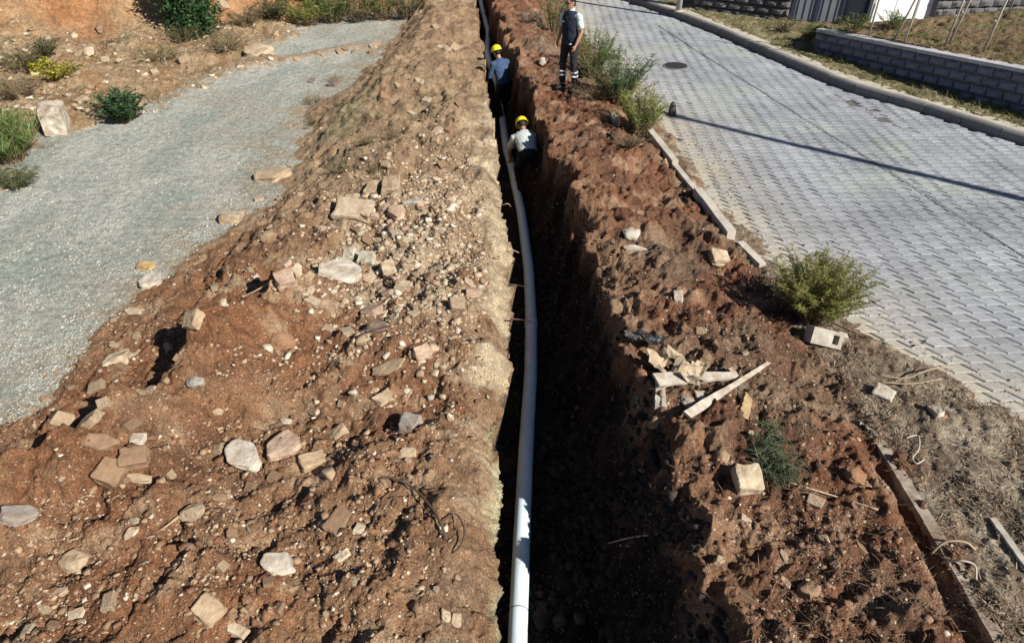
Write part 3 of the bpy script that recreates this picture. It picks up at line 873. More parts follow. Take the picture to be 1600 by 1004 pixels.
# --- right of the trench
S('stone', 'white lumpy stone on the right trench rim', 'stone', 986, 365, 34, 26, 'round', 'white', 0.6)
S('stone_slab', 'cream slab overhanging the rim below the white lumpy stone', 'stone', 990, 392, 42, 17, 'slab', 'white', 0.4)
S('stone', 'cream block near the broken concrete edging', 'stone', 1121, 404, 30, 20, 'block', 'cream', 0.6, 8)
S('stone', 'small white stone on brown earth left of the round bush', 'stone', 1060, 462, 15, 17, 'block', 'white', 0.7)
S('stone', 'tan hourglass-shaped concrete lump beside the grey-green weed', 'stone', 1165, 747, 46, 48, 'block', 'cream', 0.6, 5, 0.06, sink=0.15)
S('stone', 'white brick fragment with red stains beside the dirt strip', 'brick', 1380, 614, 34, 22, 'block', 'white', 0.6, -38)
S('stone', 'small white block at the edge of the dry strip', 'stone', 1461, 641, 16, 20, 'block', 'white', 0.8)
S('stone', 'tiny white stone left of the edging in red earth', 'stone', 1345, 664, 12, 8, 'round', 'white', 0.8)
S('stone', 'large grey-brown rock at the lower right bank', 'boulder', 1266, 920, 58, 48, 'round', 'brown', 0.8)
S('stone', 'reddish brown rock in the dark earth right of the weed', 'stone', 1336, 742, 40, 34, 'round', 'red', 0.8)
S('stone', 'small bright white stone on the shadow edge of the bank', 'stone', 1089, 855, 18, 12, 'block', 'white', 0.7)
S('stone', 'brown clod hanging on the trench rim left of the boards', 'clod', 1000, 585, 24, 30, 'round', 'red', 0.8)
S('stone', 'round brown clod below the teal hose', 'clod', 1025, 655, 46, 32, 'round', 'brown', 0.8)
S('stone', 'white stone standing in the weeds near the road post', 'stone', 960, 190, 12, 14, 'block', 'white', 0.9)
S('stone', 'white crumpled stone on the earth by the standing man', 'stone', 848, 98, 15, 9, 'round', 'white', 0.8)
# --- flats behind the gravel track
S('stone', 'large pale standing boulder beside the tall green grass', 'boulder', 92, 202, 36, 22, 'block', 'white', 1.25, 20, 0.1, sink=0.12, seed=3)
S('stone_slab', 'broad pale slab at the far end of the gravel track', 'stone', 402, 84, 50, 18, 'slab', 'cream', 0.35, 10)
S('stone', 'pale boulder resting on the orange flats', 'boulder', 140, 82, 18, 12, 'round', 'cream', 0.9)
S('stone', 'dark boulder at the foot of the orange bank', 'boulder', 157, 48, 14, 10, 'round', 'brown', 0.9)
S('stone', 'dark boulder right of its twin on the orange bank', 'boulder', 176, 60, 16, 12, 'round', 'brown', 0.9)
S('stone', 'black lump lying on the gravel near the spoil bank', 'stone', 522, 131, 13, 12, 'block', 'dark', 0.9)
S('stone', 'small black lump on the gravel left of the larger one', 'stone', 487, 127, 8, 7, 'block', 'dark', 0.9)

# --- stones of the rubble that nothing sets apart: shared shapes, one object each
rs = random.Random(99)
MED = []
for k in range(14):
    kd = ('slab', 'block', 'round', 'wedge', 'block', 'slab')[k % 6]
    bm = hull_mesh(kd, random.Random(300 + k), 1)
    for cname in ('cream', 'tan', 'pink', 'brown'):
        me = bpy.data.meshes.new('stone'); bm.to_mesh(me); me.materials.append(STONE_MAT[cname]); MED.append((cname, (kd, me)))
    bm.free()
BYC = {c: [m for n, m in MED if n == c] for c in ('cream', 'tan', 'pink', 'brown')}
LANDMARKS = [
    ((424, 274), 'the long flat slab at the gravel edge'), ((553, 326), 'the thick plank-like slab'), ((531, 428), 'the large whitish rubble slab'),
    ((608, 424), 'the cream cube-like stone'), ((618, 461), 'the rounded cream stone'), ((447, 441), 'the pinkish block by the stick'), ((236, 440), 'the whitish rectangular slab at the gravel'),
    ((183, 556), 'the pale half-buried boulder'), ((361, 340), 'the pale block beside a black shadow'), ((442, 537), 'the brown ridge boulder'), ((588, 512), 'the dark grey rock'),
    ((660, 550), 'the pinkish upright block'), ((606, 575), 'the long tan slab'), ((120, 657), 'the two brick-sized blocks'), ((381, 710), 'the bright white elongated slab'),
    ((446, 697), 'the grey-brown tilted slab'), ((641, 666), 'the jagged grey-white chunk'), ((302, 800), 'the egg-shaped stone'), ((531, 810), 'the tombstone-shaped slab'),
    ((434, 876), 'the white plaster chunk'), ((122, 876), 'the large rounded grey-brown stone'), ((328, 950), 'the square-cut tan stone'), ((700, 820), 'the dark looping root'),
    ((986, 365), 'the white lumpy rim stone'), ((1121, 404), 'the cream block by the edging'), ((1060, 462), 'the small white stone near the bush'), ((1165, 747), 'the hourglass-shaped concrete lump'),
    ((1110, 610), 'the broken white boards'), ((1266, 920), 'the large lower-right rock'), ((1336, 742), 'the reddish brown rock'), ((1089, 855), 'the bright stone on the shadow edge'),
    ((920, 240), 'the crouching worker'), ((887, 130), 'the standing man'), ((775, 70), 'the worker in blue'), ((92, 196), 'the large pale boulder'), ((195, 165), 'the round dark green shrub'),
    ((402, 84), 'the broad pale far slab'), ((85, 105), 'the yellow-flowered weeds'), ((300, 30), 'the dark green tree')]
SHAPE = {'slab': 'flat stone', 'block': 'blocky stone', 'round': 'rounded stone', 'wedge': 'wedge-shaped stone'}
TONE = {'cream': 'cream', 'tan': 'tan', 'pink': 'pinkish', 'brown': 'brown'}
LABELS = {}
def scatter_medium(where, group, n, gen, weights):
    k = 0
    while k < n:
        px, py, size = gen()
        if not (2 < px < 1598 and 2 < py < 1000): continue
        p = hit(px, py)
        s = size
        cname = rs.choices(list(weights), list(weights.values()))[0]
        kd, me = rs.choice(BYC[cname])
        sc = (s * rs.uniform(0.8, 1.5), s * rs.uniform(0.7, 1.1), s * rs.uniform(0.35, 0.7))
        q = Vector((0, 0, 1)).rotation_difference((normal_at(p.x, p.y) + Vector((rs.gauss(0, 0.2), rs.gauss(0, 0.2), 0))).normalized()) @ Quaternion((0, 0, 1), rs.uniform(0, 6.28))
        o = link('stone', me, loc=p + Vector((0, 0, sc[2] * 0.18)), quat=q, scale=sc)
        (lx, ly), lname = min(LANDMARKS, key=lambda l: (l[0][0] - px) ** 2 + (l[0][1] - py) ** 2)
        ang = math.degrees(math.atan2(ly - py, px - lx)) % 360
        side = ['right of', 'above right of', 'above', 'above left of', 'left of', 'below left of', 'below', 'below right of'][int((ang + 22.5) // 45) % 8]
        dist = math.hypot(px - lx, py - ly)
        how = 'close ' if dist < 40 else ('' if dist < 80 else 'well ')
        sz = 'tiny' if size < 0.07 else ('small' if size < 0.12 else 'fist-sized')
        lab = '%s %s %s %s%s %s' % (sz, TONE[cname], SHAPE[kd], how, side, lname)
        LABELS.setdefault(lab, []).append(o)
        tag(o, lab, 'stone', group)
        k += 1
scatter_medium('', 'rubble stones on the left bank', 62,
               lambda: (rs.gauss(610, 75), rs.gauss(390, 62), rs.uniform(0.07, 0.17)), {'cream': 5, 'tan': 5, 'pink': 4, 'brown': 2})
scatter_medium('', 'stones on the red foreground earth', 42,
               lambda: (rs.uniform(20, 730), rs.uniform(600, 990), rs.uniform(0.045, 0.11)), {'cream': 2, 'tan': 4, 'pink': 3, 'brown': 5})
scatter_medium('', 'stones along the gravel edge', 26,
               lambda: (lambda t: (60 + 400 * t + rs.gauss(20, 25), 640 - 350 * t + rs.gauss(15, 22), rs.uniform(0.06, 0.14)))(rs.random()), {'cream': 4, 'tan': 5, 'brown': 3})
scatter_medium('', 'stones on the far left bank', 20,
               lambda: (rs.gauss(670, 55), rs.uniform(30, 280), rs.uniform(0.10, 0.20)), {'cream': 2, 'tan': 5, 'pink': 3, 'brown': 4})
scatter_medium('', 'stones on the right bank', 30,
               lambda: (lambda t: (880 + 330 * t + rs.gauss(60, 70), 240 + 740 * t + rs.gauss(0, 20), rs.uniform(0.05, 0.11)))(rs.random()), {'cream': 2, 'tan': 3, 'pink': 3, 'brown': 6})
scatter_medium('', 'stones on the orange flats', 20,
               lambda: (lambda x_: (x_, 210 - x_ * 0.33 + rs.uniform(-95, -8), rs.uniform(0.13, 0.28)))(rs.uniform(5, 420)), {'cream': 5, 'tan': 4, 'pink': 2})
scatter_medium('', 'windrow stones', 10,
               lambda: (lambda t: (430 + 170 * t, 97 - 22 * t + rs.gauss(0, 3), rs.uniform(0.12, 0.2)))(rs.random()), {'cream': 3, 'tan': 4, 'brown': 4})

# --- gravel, grit and clods: too many to count
def scatter_mass(name, label, cat, n, gen, cols, size_lo, size_hi, mat, flat=(0.28, 0.65), seed=1, sinkf=0.05, zoff=0.0, zmin=-9):
    rg = np.random.default_rng(seed)
    tv, tf = [], []
    for k in range(10):
        bm = hull_mesh(('wedge', 'block', 'slab')[k % 3], random.Random(900 + k + seed), 0)
        for v in bm.verts: v.co *= 0.75 + 0.5 * rg.random()
        bm.verts.ensure_lookup_table(); bm.verts.index_update()
        tv.append(np.array([v.co[:] for v in bm.verts])); tf.append(np.array([[v.index for v in f.verts] for f in bm.faces])); bm.free()
    x, y = gen(rg, n)
    z = np.maximum(hlook(x + zoff, y), zmin)
    VV, FF, CC = [], [], []; off = 0
    which = rg.integers(0, 10, len(x))
    cols = np.array(cols)
    for k in range(10):
        i = np.where(which == k)[0]; m = len(i)
        if not m: continue
        s = size_lo[i % 1] if False else (size_lo * (size_hi / size_lo) ** (rg.random(m) ** 3.2))
        a = rg.random(m) * 6.283; tx = rg.normal(0, 0.4, m)
        sc = np.stack([s * rg.uniform(0.8, 1.4, m), s * rg.uniform(0.7, 1.1, m), s * rg.uniform(*flat, m)], -1)
        P = tv[k][None] * sc[:, None, :]
        c, sn = np.cos(tx), np.sin(tx)
        Py = P[..., 1] * c[:, None] - P[..., 2] * sn[:, None]; Pz = P[..., 1] * sn[:, None] + P[..., 2] * c[:, None]
        c, sn = np.cos(a), np.sin(a)
        Qx = P[..., 0] * c[:, None] - Py * sn[:, None]; Qy = P[..., 0] * sn[:, None] + Py * c[:, None]
        Q = np.stack([Qx + x[i][:, None], Qy + y[i][:, None], Pz + (z[i] + sc[:, 2] * sinkf)[:, None]], -1)
        nv = tv[k].shape[0]
        VV.append(Q.reshape(-1, 3))
        FF.append((tf[k][None] + (off + np.arange(m) * nv)[:, None, None]).reshape(-1, 3))
        col = cols[rg.integers(0, len(cols), m)] * rg.uniform(0.75, 1.2, (m, 1))
        CC.append(np.repeat(col, nv, 0)); off += m * nv
    o = link(name, npmesh(name, np.concatenate(VV), np.concatenate(FF), mat, np.concatenate(CC)))
    return tag(o, label, cat, kind='stuff')

def from_pixels(x0, x1, y0, y1, cond):
    """points spread over the ground inside a part of the view, about even per area of picture, kept where cond holds"""
    def gen(rg, n):
        px = rg.uniform(x0, x1, n * 4); py = rg.uniform(y0, y1, n * 4)
        a = (px - 800) / FPX; v = (502 - py) / FPX
        b = CP + v * SP; c = -SP + v * CP
        zz = np.full(px.shape, 0.1)
        for _ in range(3):
            t = (zz - CAM_H) / c; zz = 0.5 * zz + 0.5 * hlook(a * t, b * t)
        x, y = a * t, b * t
        _, m = base_height(x, y)
        k = cond(x, y, m) & (rg.random(len(x)) < sstep(-0.35, 0.6, fbm(x, y, 0.9, 3, 0.6, 201)) + 0.12)
        return x[k][:n], y[k][:n]
    return gen
soil_c = [(0.22, 0.125, 0.07), (0.20, 0.10, 0.055), (0.27, 0.17, 0.10), (0.165, 0.085, 0.05), (0.31, 0.21, 0.13)]
pale_c = [(0.45, 0.36, 0.25), (0.38, 0.28, 0.18), (0.52, 0.45, 0.35), (0.33, 0.23, 0.15), (0.40, 0.29, 0.20)]
dark_c = [(0.15, 0.075, 0.045), (0.19, 0.10, 0.06), (0.12, 0.065, 0.045), (0.24, 0.15, 0.10)]
on_left = lambda x, y, m: (x > m['g'] - 0.15) & (x < m['l'] - 0.05 - (0.12 + 0.2 * np.abs(m['n1'])) * (y < 10.5))
on_right = lambda x, y, m: (x > m['r'] - 0.3) & (x < m['cb'] + 0.05)
scatter_mass('earth_clods', 'crumbly brown clods of dug earth covering the left bank', 'clods', 9000, from_pixels(-60, 810, 10, 1020, on_left), soil_c, 0.010, 0.065, M_STONE, seed=2)
scatter_mass('stone_chips', 'pale chips and grit mixed into the left spoil bank', 'stone chips', 6000, from_pixels(-60, 810, 10, 1020, on_left), pale_c, 0.008, 0.045, M_STONE, seed=3)
scatter_mass('stone_chips', 'dense pale chips of the rubble scatter by the trench', 'stone chips', 5500,
             lambda rg, n: (lambda x, y: (np.where(x < xL(y) - 0.35, x, xL(y) - 0.35 - rg.random(n)), y))(rg.normal(-1.25, 0.7, n), rg.normal(7.8, 1.5, n)), pale_c, 0.02, 0.10, M_STONE, seed=4)
scatter_mass('earth_clods', 'dark red clods and crumbs of the bank right of the trench', 'clods', 6000, from_pixels(780, 1620, 20, 1020, on_right), dark_c, 0.010, 0.055, M_STONE, seed=5)
scatter_mass('stone_chips', 'pale grit scattered over the bank right of the trench', 'stone chips', 3000, from_pixels(780, 1620, 20, 1020, on_right), pale_c, 0.008, 0.035, M_STONE, seed=6)
scatter_mass('stone_chips', 'grey-brown chips among the dry litter beside the road', 'stone chips', 5000, from_pixels(990, 1640, 180, 1020, lambda x, y, m: (x > m['cb'] - 0.1) & (x < m['b'] + 0.12)),
             [(0.22, 0.18, 0.13), (0.33, 0.28, 0.21), (0.16, 0.12, 0.09), (0.26, 0.16, 0.10)], 0.010, 0.05, M_STONE, seed=16)
scatter_mass('spilled_crumbs', 'crumbs of red earth spilled over the edge of the paving', 'clods', 1500,
             lambda rg, n: (lambda y: (xB(y) + 0.05 + np.abs(rg.normal(0, 0.30, n)) + 0.9 * (rg.random(n) < 0.12) * rg.random(n), y))(4.5 + 13 * rg.random(n) ** 1.3),
             [(0.26, 0.16, 0.10), (0.36, 0.28, 0.19), (0.20, 0.12, 0.08)], 0.006, 0.035, M_STONE, seed=17, zmin=0.012)
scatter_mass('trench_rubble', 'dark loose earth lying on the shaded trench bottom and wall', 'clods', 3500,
             from_pixels(780, 1140, 100, 1020, lambda x, y, m: (x > m['l'] + 0.05) & (x < m['r'])), [(0.035, 0.026, 0.022), (0.06, 0.042, 0.034)], 0.03, 0.13, M_STONE, seed=7)  # clod colours near-black too, trench shade painted in
scatter_mass('gravel', 'loose grey-green gravel of the track on the left', 'gravel', 14000,
             from_pixels(-60, 660, 35, 660, lambda x, y, m: (x < m['g'] + 0.05) & (x > m['gl'] - 0.3)), [(0.36, 0.375, 0.335), (0.42, 0.42, 0.375), (0.31, 0.33, 0.29), (0.44, 0.41, 0.34)], 0.012, 0.036, M_STONE, seed=8)
scatter_mass('stone_chips', 'pale stones littering the orange flats beyond the track', 'stone chips', 1300,
             from_pixels(-60, 480, 10, 310, lambda x, y, m: (x < m['gl'])), pale_c, 0.03, 0.16, M_STONE, seed=9)

# ------------------------------------------------------------------ pipe in the trench
pp = [(float(xP(v)), v, float(PIPE_ZN(v))) for v in np.arange(0.6, 14.2, 0.5)]
pp = [Vector(p) for p in pp]
p_end = [at(781, 155, -0.80), at(776, 128, -0.45), at(766, 102, -0.30), at(761, 78, -0.25), at(763, 52, -0.25), at(757, 28, -0.3), at(752, 6, -0.4), at(748, -20, -0.6)]
pp = [p for p in pp if p.y < p_end[0].y - 0.35] + p_end
M_IRON_T = mat_plain('dark_strap', (0.12, 0.12, 0.11), 0.7, 20)
pb = MB(); pb.tube(smooth_path(pp, 5), 0.082, 18)
pipe = thing('water_pipe', 'long pale grey plastic pipe lying along the trench bottom', 'pipe', pp[0])
po = pb.build('pipe_body', M_PIPE, pipe, True); po.location = -pp[0]
# a strap round the pipe near its end
tp = Vector((float(xP(3.32)), 3.32, float(PIPE_ZN(3.32)))); tq = Vector((float(xP(3.335)), 3.335, float(PIPE_ZN(3.335))))
tb = MB(); tb.tube([tp, tp.lerp(tq, 0.6)], 0.0832, 18); to = tb.build('pipe_strap', M_IRON_T, pipe, True); to.location = -pp[0]
# a welded joint
jp = Vector((float(xP(7.55)), 7.55, PIPE_Z)); jq = Vector((float(xP(7.75)), 7.75, PIPE_Z))
jb = MB(); jb.tube([jp, jp + (jq - jp) * 0.3, jp + (jq - jp) * 0.6, jq], [0.084, 0.091, 0.091, 0.084], 18)
jo = jb.build('pipe_joint', M_PIPE, pipe, True); jo.location = -pp[0]

# ------------------------------------------------------------------ beyond the road: low block wall, stone wall, sheds, posts
def split_block(rnd):
    """a split-faced block 1 x 1 x 1, rough face towards -y"""
    n = 4; v = []; f = []
    for i in range(n + 1):
        for j in range(n + 1):
            a, b = i / n - 0.5, j / n - 0.5
            e = min(0.5 - abs(a), 0.5 - abs(b)) * 2
            v.append((a, -0.5 - (0.04 + 0.34 * min(e * 1.6, 1) ** 0.7 * rnd.uniform(0.75, 1.15) if e > 0.01 else 0), b))
    for i in range(n):
        for j in range(n):
            q = i * (n + 1) + j; f.append((q, q + n + 1, q + n + 2, q + 1))
    m = len(v)
    v += [(-0.5, -0.5, -0.5), (0.5, -0.5, -0.5), (0.5, 0.5, -0.5), (-0.5, 0.5, -0.5), (-0.5, -0.5, 0.5), (0.5, -0.5, 0.5), (0.5, 0.5, 0.5), (-0.5, 0.5, 0.5)]
    f += [(m, m + 3, m + 2, m + 1), (m + 4, m + 5, m + 6, m + 7), (m + 1, m + 2, m + 6, m + 5), (m + 2, m + 3, m + 7, m + 6), (m + 3, m, m + 4, m + 7)]
    return v, f
BLK = []
for k in range(5):
    v, f = split_block(random.Random(40 + k)); BLK.append((v, f))
blk_me = [mesh('block', v, f, M_BLOCK) for v, f in BLK]
dblk_me = [mesh('block', v, f, M_DARKBLOCK) for v, f in BLK]
M_MORTAR = mat_plain('mortar', (0.12, 0.12, 0.13), 0.95, 10)
M_CAP = mat_plain('wall_cap', (0.40, 0.40, 0.40), 0.9, 8, 0.85, 1.15, 0.01, per_object=0.08)

def along(pts, s):
    for a, b in zip(pts[:-1], pts[1:]):
        a = Vector(a); b = Vector(b); l = (b - a).length
        if s <= l: return a + (b - a) * (s / l), (b - a).normalized()
        s -= l
    return b + (b - a).normalized() * s, (b - a).normalized()
wall = thing('block_wall', 'low grey retaining wall of split-faced blocks beyond the road', 'wall', (WALL[0][0], WALL[0][1], 0))
wp = [Vector((x, y, 0)) for x, y in WALL]
tot = sum((b - a).length for a, b in zip(wp[:-1], wp[1:]))
rw = random.Random(3)
cw, ch = 0.34, 0.19
ncol = int(7.6 / cw)
def top_at(s): return 0.62 + 0.055 * s
org = Vector((WALL[0][0], WALL[0][1], 0))
for r_ in range(5):
    for c_ in range(ncol):
        s_ = (c_ + (0.5 if r_ % 2 else 0.0)) * cw + cw / 2
        p, d = along(wp, s_)
        zc = top_at(s_) - 0.07 - ch * (r_ + 0.5)
        if zc < -0.02: continue
        low = r_ >= 2
        an = math.atan2(d.y, d.x)
        o = link('block', rw.choice(blk_me), wall, loc=p - org + Vector((0, 0, zc)), rot=(rw.gauss(0, 0.008), -0.055, an), scale=(cw - 0.026, 0.20 if not low else 0.23, ch - 0.026))
core = MB(); N_ = 40
for i in range(N_):
    a, d = along(wp, tot * i / N_); b, d2 = along(wp, tot * (i + 1) / N_)
    s1, s2 = tot * i / N_, tot * (i + 1) / N_
    n_ = Vector((-d.y, d.x, 0)); 
    q = [a + n_ * -0.08, b + n_ * -0.08, b + n_ * 0.11, a + n_ * 0.11]
    z1, z2 = top_at(s1) - 0.075, top_at(s2) - 0.075
    v = [Vector((w.x, w.y, -0.15)) - org for w in q] + [Vector((q[0].x, q[0].y, z1)) - org, Vector((q[1].x, q[1].y, z2)) - org, Vector((q[2].x, q[2].y, z2)) - org, Vector((q[3].x, q[3].y, z1)) - org]
    core.add(v, [(0, 1, 5, 4), (2, 3, 7, 6), (4, 5, 6, 7)] + ([(3, 0, 4, 7)] if i == 0 else []))
core.build('wall_core', M_MORTAR, wall)
for c_ in range(int(7.6 / 0.55)):
    s_ = c_ * 0.55 + 0.275
    p, d = along(wp, s_); an = math.atan2(d.y, d.x)
    b_ = MB(); b_.box(0, 0, 0, 0.54, 0.28, 0.07)
    b_.build('cap_stone', M_CAP, wall, loc=p - org + Vector((0, 0, top_at(s_) - 0.03)), rot=(0, -0.055, an))

# far stone wall
def stone_wall(name, label, A, B, h, z0, cw, ch):
    A = Vector(A); B = Vector(B); d = (B - A); L_ = d.length; d.normalize(); an = math.atan2(d.y, d.x)
    t = thing(name, label, 'wall', (A.x, A.y, z0), an)
    m_ = MB(); m_.box(L_ / 2, 0.04, h / 2, L_, 0.22, h); m_.build('wall_core', M_MORTAR, t)
    for r_ in range(int(h / ch)):
        x_ = -(r_ % 2) * cw / 2
        while x_ < L_ - 0.05:
            a = max(x_, 0); b = min(x_ + cw, L_)
            if b - a > 0.08:
                link('block', rw.choice(dblk_me), t, loc=((a + b) / 2, -0.02, (r_ + 0.5) * ch), scale=(b - a - 0.02, 0.22, ch - 0.02))
            x_ += cw
    return t
a = at(1085, 14, 0.12); b = at(1232, 33, 0.12)
stone_wall('stone_wall', 'dark stone wall running left from the grey shed', (a.x, a.y, 0), (b.x, b.y, 0), 1.6, 0.05, 0.42, 0.20)
a = at(1462, 36, 0.3); b = at(1620, 30, 0.3)
stone_wall('stone_wall', 'dark stone wall right of the bright white shed', (a.x, a.y + 0.35, 0), (b.x, b.y + 0.35, 0), 2.2, 0.2, 0.42, 0.20)

# grey shed with dark frame and ribbed panels; white shed lit by the sun
M_SHED = mat_plain('grey_sheet_metal', (0.20, 0.215, 0.25), 0.6, 3, 0.9, 1.08, metal=0.1)
M_FRAME = mat_plain('dark_blue_frame', (0.035, 0.042, 0.075), 0.6, 6, 0.85, 1.15)
M_WHITE = mat_plain('white_sheet_metal', (0.80, 0.81, 0.82), 0.5, 3, 0.96, 1.03)
A = at(1232, 36, 0.1); B = at(1349, 44, 0.1)
d = (B - A); L_ = d.length; an = math.atan2(d.y, d.x)
shed = thing('grey_shed', 'grey panelled shed with dark blue uprights beyond the road', 'shed', (A.x, A.y, 0.05), an)
m_ = MB(); m_.box(L_ / 2, 1.35, 1.25, L_ - 0.04, 2.4, 2.3); m_.build('shed_body', M_FRAME, shed)
for k, (u0, u1) in enumerate(((0.05, 0.32), (0.37, 0.66), (0.71, 0.95))):
    m_ = MB(); m_.box((u0 + u1) / 2 * L_, 0.10, 1.22, (u1 - u0) * L_, 0.05, 2.2)
    w_ = (u1 - u0) * L_
    o = m_.build('panel', M_SHED, shed)
    for q in range(3):
        m_ = MB(); m_.box(u0 * L_ + w_ * (q + 0.5) / 3, 0.065, 1.22, 0.03, 0.022, 2.1); m_.build('rib', M_SHED, o)
for u in (0.02, 0.345, 0.685, 0.975):
    m_ = MB(); m_.box(u * L_, 0.07, 1.22, 0.10, 0.09, 2.3); m_.build('upright', M_FRAME, shed)
m_ = MB(); m_.box(L_ / 2, 0.05, 0.045, L_ + 0.1, 0.16, 0.09); m_.build('base_rail', M_KERB, shed)
m_ = MB(); m_.box(L_ / 2, 1.1, 2.47, L_ + 0.3, 2.9, 0.10); m_.build('roof', M_SHED, shed)
A2 = at(1356, 44, 0.15); B2 = at(1462, 40, 0.15)
L2 = (B2 - A2).length
ws = thing('white_shed', 'bright white metal shed lit by the sun behind thin posts', 'shed', (A2.x, A2.y, 0.10), math.atan2(B2.y - A2.y, B2.x - A2.x))
m_ = MB(); m_.box(L2 / 2, 1.2, 1.25, L2 - 0.05, 2.2, 2.3); m_.build('shed_body', M_WHITE, ws)
for k in range(3):
    m_ = MB(); m_.box(L2 * (k + 0.5) / 3, 0.075, 1.25, L2 / 3 - 0.03, 0.04, 2.25); m_.build('panel', M_WHITE, ws)
for u in (0.0, 1.0):
    m_ = MB(); m_.box(L2 * u, 0.06, 1.25, 0.09, 0.10, 2.4); m_.build('upright', M_METAL, ws)
m_ = MB(); m_.box(L2 / 2, 0.02, 0.03, L2 + 0.5, 0.30, 0.12); m_.build('base_slab', M_CONC, ws)
m_ = MB(); m_.box(L2 / 2, 1.1, 2.5, L2 + 0.3, 2.8, 0.08); m_.build('roof', M_WHITE, ws)

# thin posts of an unfinished fence, and the pole at the kerb
M_POST = mat_plain('weathered_post', (0.42, 0.37, 0.30), 0.8, 10, 0.75, 1.2)
posts = [(1358, 54, 0, 'thin fence post in front of the white shed left edge'), (1396, 62, 14, 'leaning thin post in front of the white shed'),
         (1413, 66, 2, 'upright thin post beside the leaning one before the white shed'), (1476, 72, 4, 'upright post of the pair right of the white shed'),
         (1483, 66, 9, 'slanting post of the pair right of the white shed'), (1536, 82, 4, 'tallest nearest fence post on the earth slope'),
         (1577, 16, 2, 'farthest short fence post near the right corner')]
for px, py, lean_, lab in posts:
    p = hit(px, py)
    t = MB(); tip = Vector((math.tan(R(lean_)) * 2.0, 0.05, 2.0))
    t.tube([(0, 0, -0.1), tip * 0.5 + Vector((0.012, 0, 0)), tip], [0.024, 0.022, 0.020], 8)
    po_ = thing('fence_post', lab, 'post', p, group='fence posts beyond the road')
    t.build('post_shaft', M_POST, po_, True)
    t = MB(); t.tube([tip * 0.30 + Vector((-0.03, 0, 0)), tip * 0.30 + Vector((0.03, 0, 0))], 0.012, 6); t.build('tie_wire', M_METAL, po_)
p = at(1060, 19, 0.15)
lp = thing('kerb_pole', 'pale round pole standing on the kerb at the top', 'pole', p)
t = MB(); t.tube([(0, 0, -0.1), (0, 0, 1.2), (0, 0, 2.9)], [0.085, 0.085, 0.075], 14); t.build('pole_shaft', M_CAP, lp, True)
t = MB(); t.tube([(0, 0, 0), (0, 0, 0.06)], [0.15, 0.13], 14); t.build('pole_base', M_CONC, lp, True)
# lamp pole right of the view: its shadow crosses the road
tip = at(1052, 181, 0.0)
hp = 9.3; sh = hp / math.tan(SUN_EL)
bp = Vector((tip.x + 0.78 / math.hypot(0.78, 0.62) * sh, tip.y - 0.62 / math.hypot(0.78, 0.62) * sh, 0.1))
lp = thing('lamp_pole', 'tall slim lamp pole whose shadow crosses the paved road', 'lamp pole', bp)
t = MB(); t.tube([(0, 0, -0.1), (0, 0, 3), (0, 0, hp - 0.2)], [0.11, 0.10, 0.085], 14); t.build('pole_shaft', M_METAL, lp, True)
t = MB(); t.box(0, 0, hp - 0.12, 0.25, 0.18, 0.12); t.build('lamp_head', M_METAL, lp)

# manhole covers
M_IRON = mat_plain('cast_iron', (0.05, 0.05, 0.052), 0.6, 20, 0.8, 1.2, 0.004, metal=0.4)
for px, py, ring_m, lab in ((1056, 103, M_KERB, 'dark round manhole cover in the road, right of the pair'), (953, 90, M_CONC, 'manhole cover with a pale concrete ring near the weeds')):
    p = at(px, py, 0.012)
    mh = thing('manhole_cover', lab, 'manhole', p)
    t = MB(); t.tube([(0, 0, -0.04), (0, 0, 0.006)], [0.40 if ring_m is M_CONC else 0.30] * 2, 32); t.build('ring', ring_m, mh)
    t = MB(); t.tube([(0, 0, 0.0), (0, 0, 0.016)], [0.26, 0.26], 32); lid = t.build('lid', M_IRON, mh)
    t = MB()
    for k in range(5): t.box(0, (k - 2) * 0.07, 0.019, 0.34, 0.025, 0.006)
    t.build('tread', M_IRON, lid)

# small dark stump and stone where the pole shadow ends
p = hit(1048, 188)
st = thing('road_post', 'short dark broken post stub at the road edge beside weeds', 'post', p)
t = MB(); t.tube([(0, 0, -0.05), (0.01, 0, 0.15), (0, 0.01, 0.30)], [0.075, 0.085, 0.06], 10); t.build('stub', mat_plain('dark_rubber', (0.06, 0.06, 0.06), 0.7, 14, 0.7, 1.3), st, True)
t = MB(); t.tube([(0, 0, 0.28), (0, 0, 0.36)], [0.07, 0.03], 10); t.build('stub_cap', M_IRON, st, True)
S('stone', 'small tan stone on the road below the dark post stub', 'stone', 1051, 203, 15, 10, 'wedge', 'tan', 0.7)

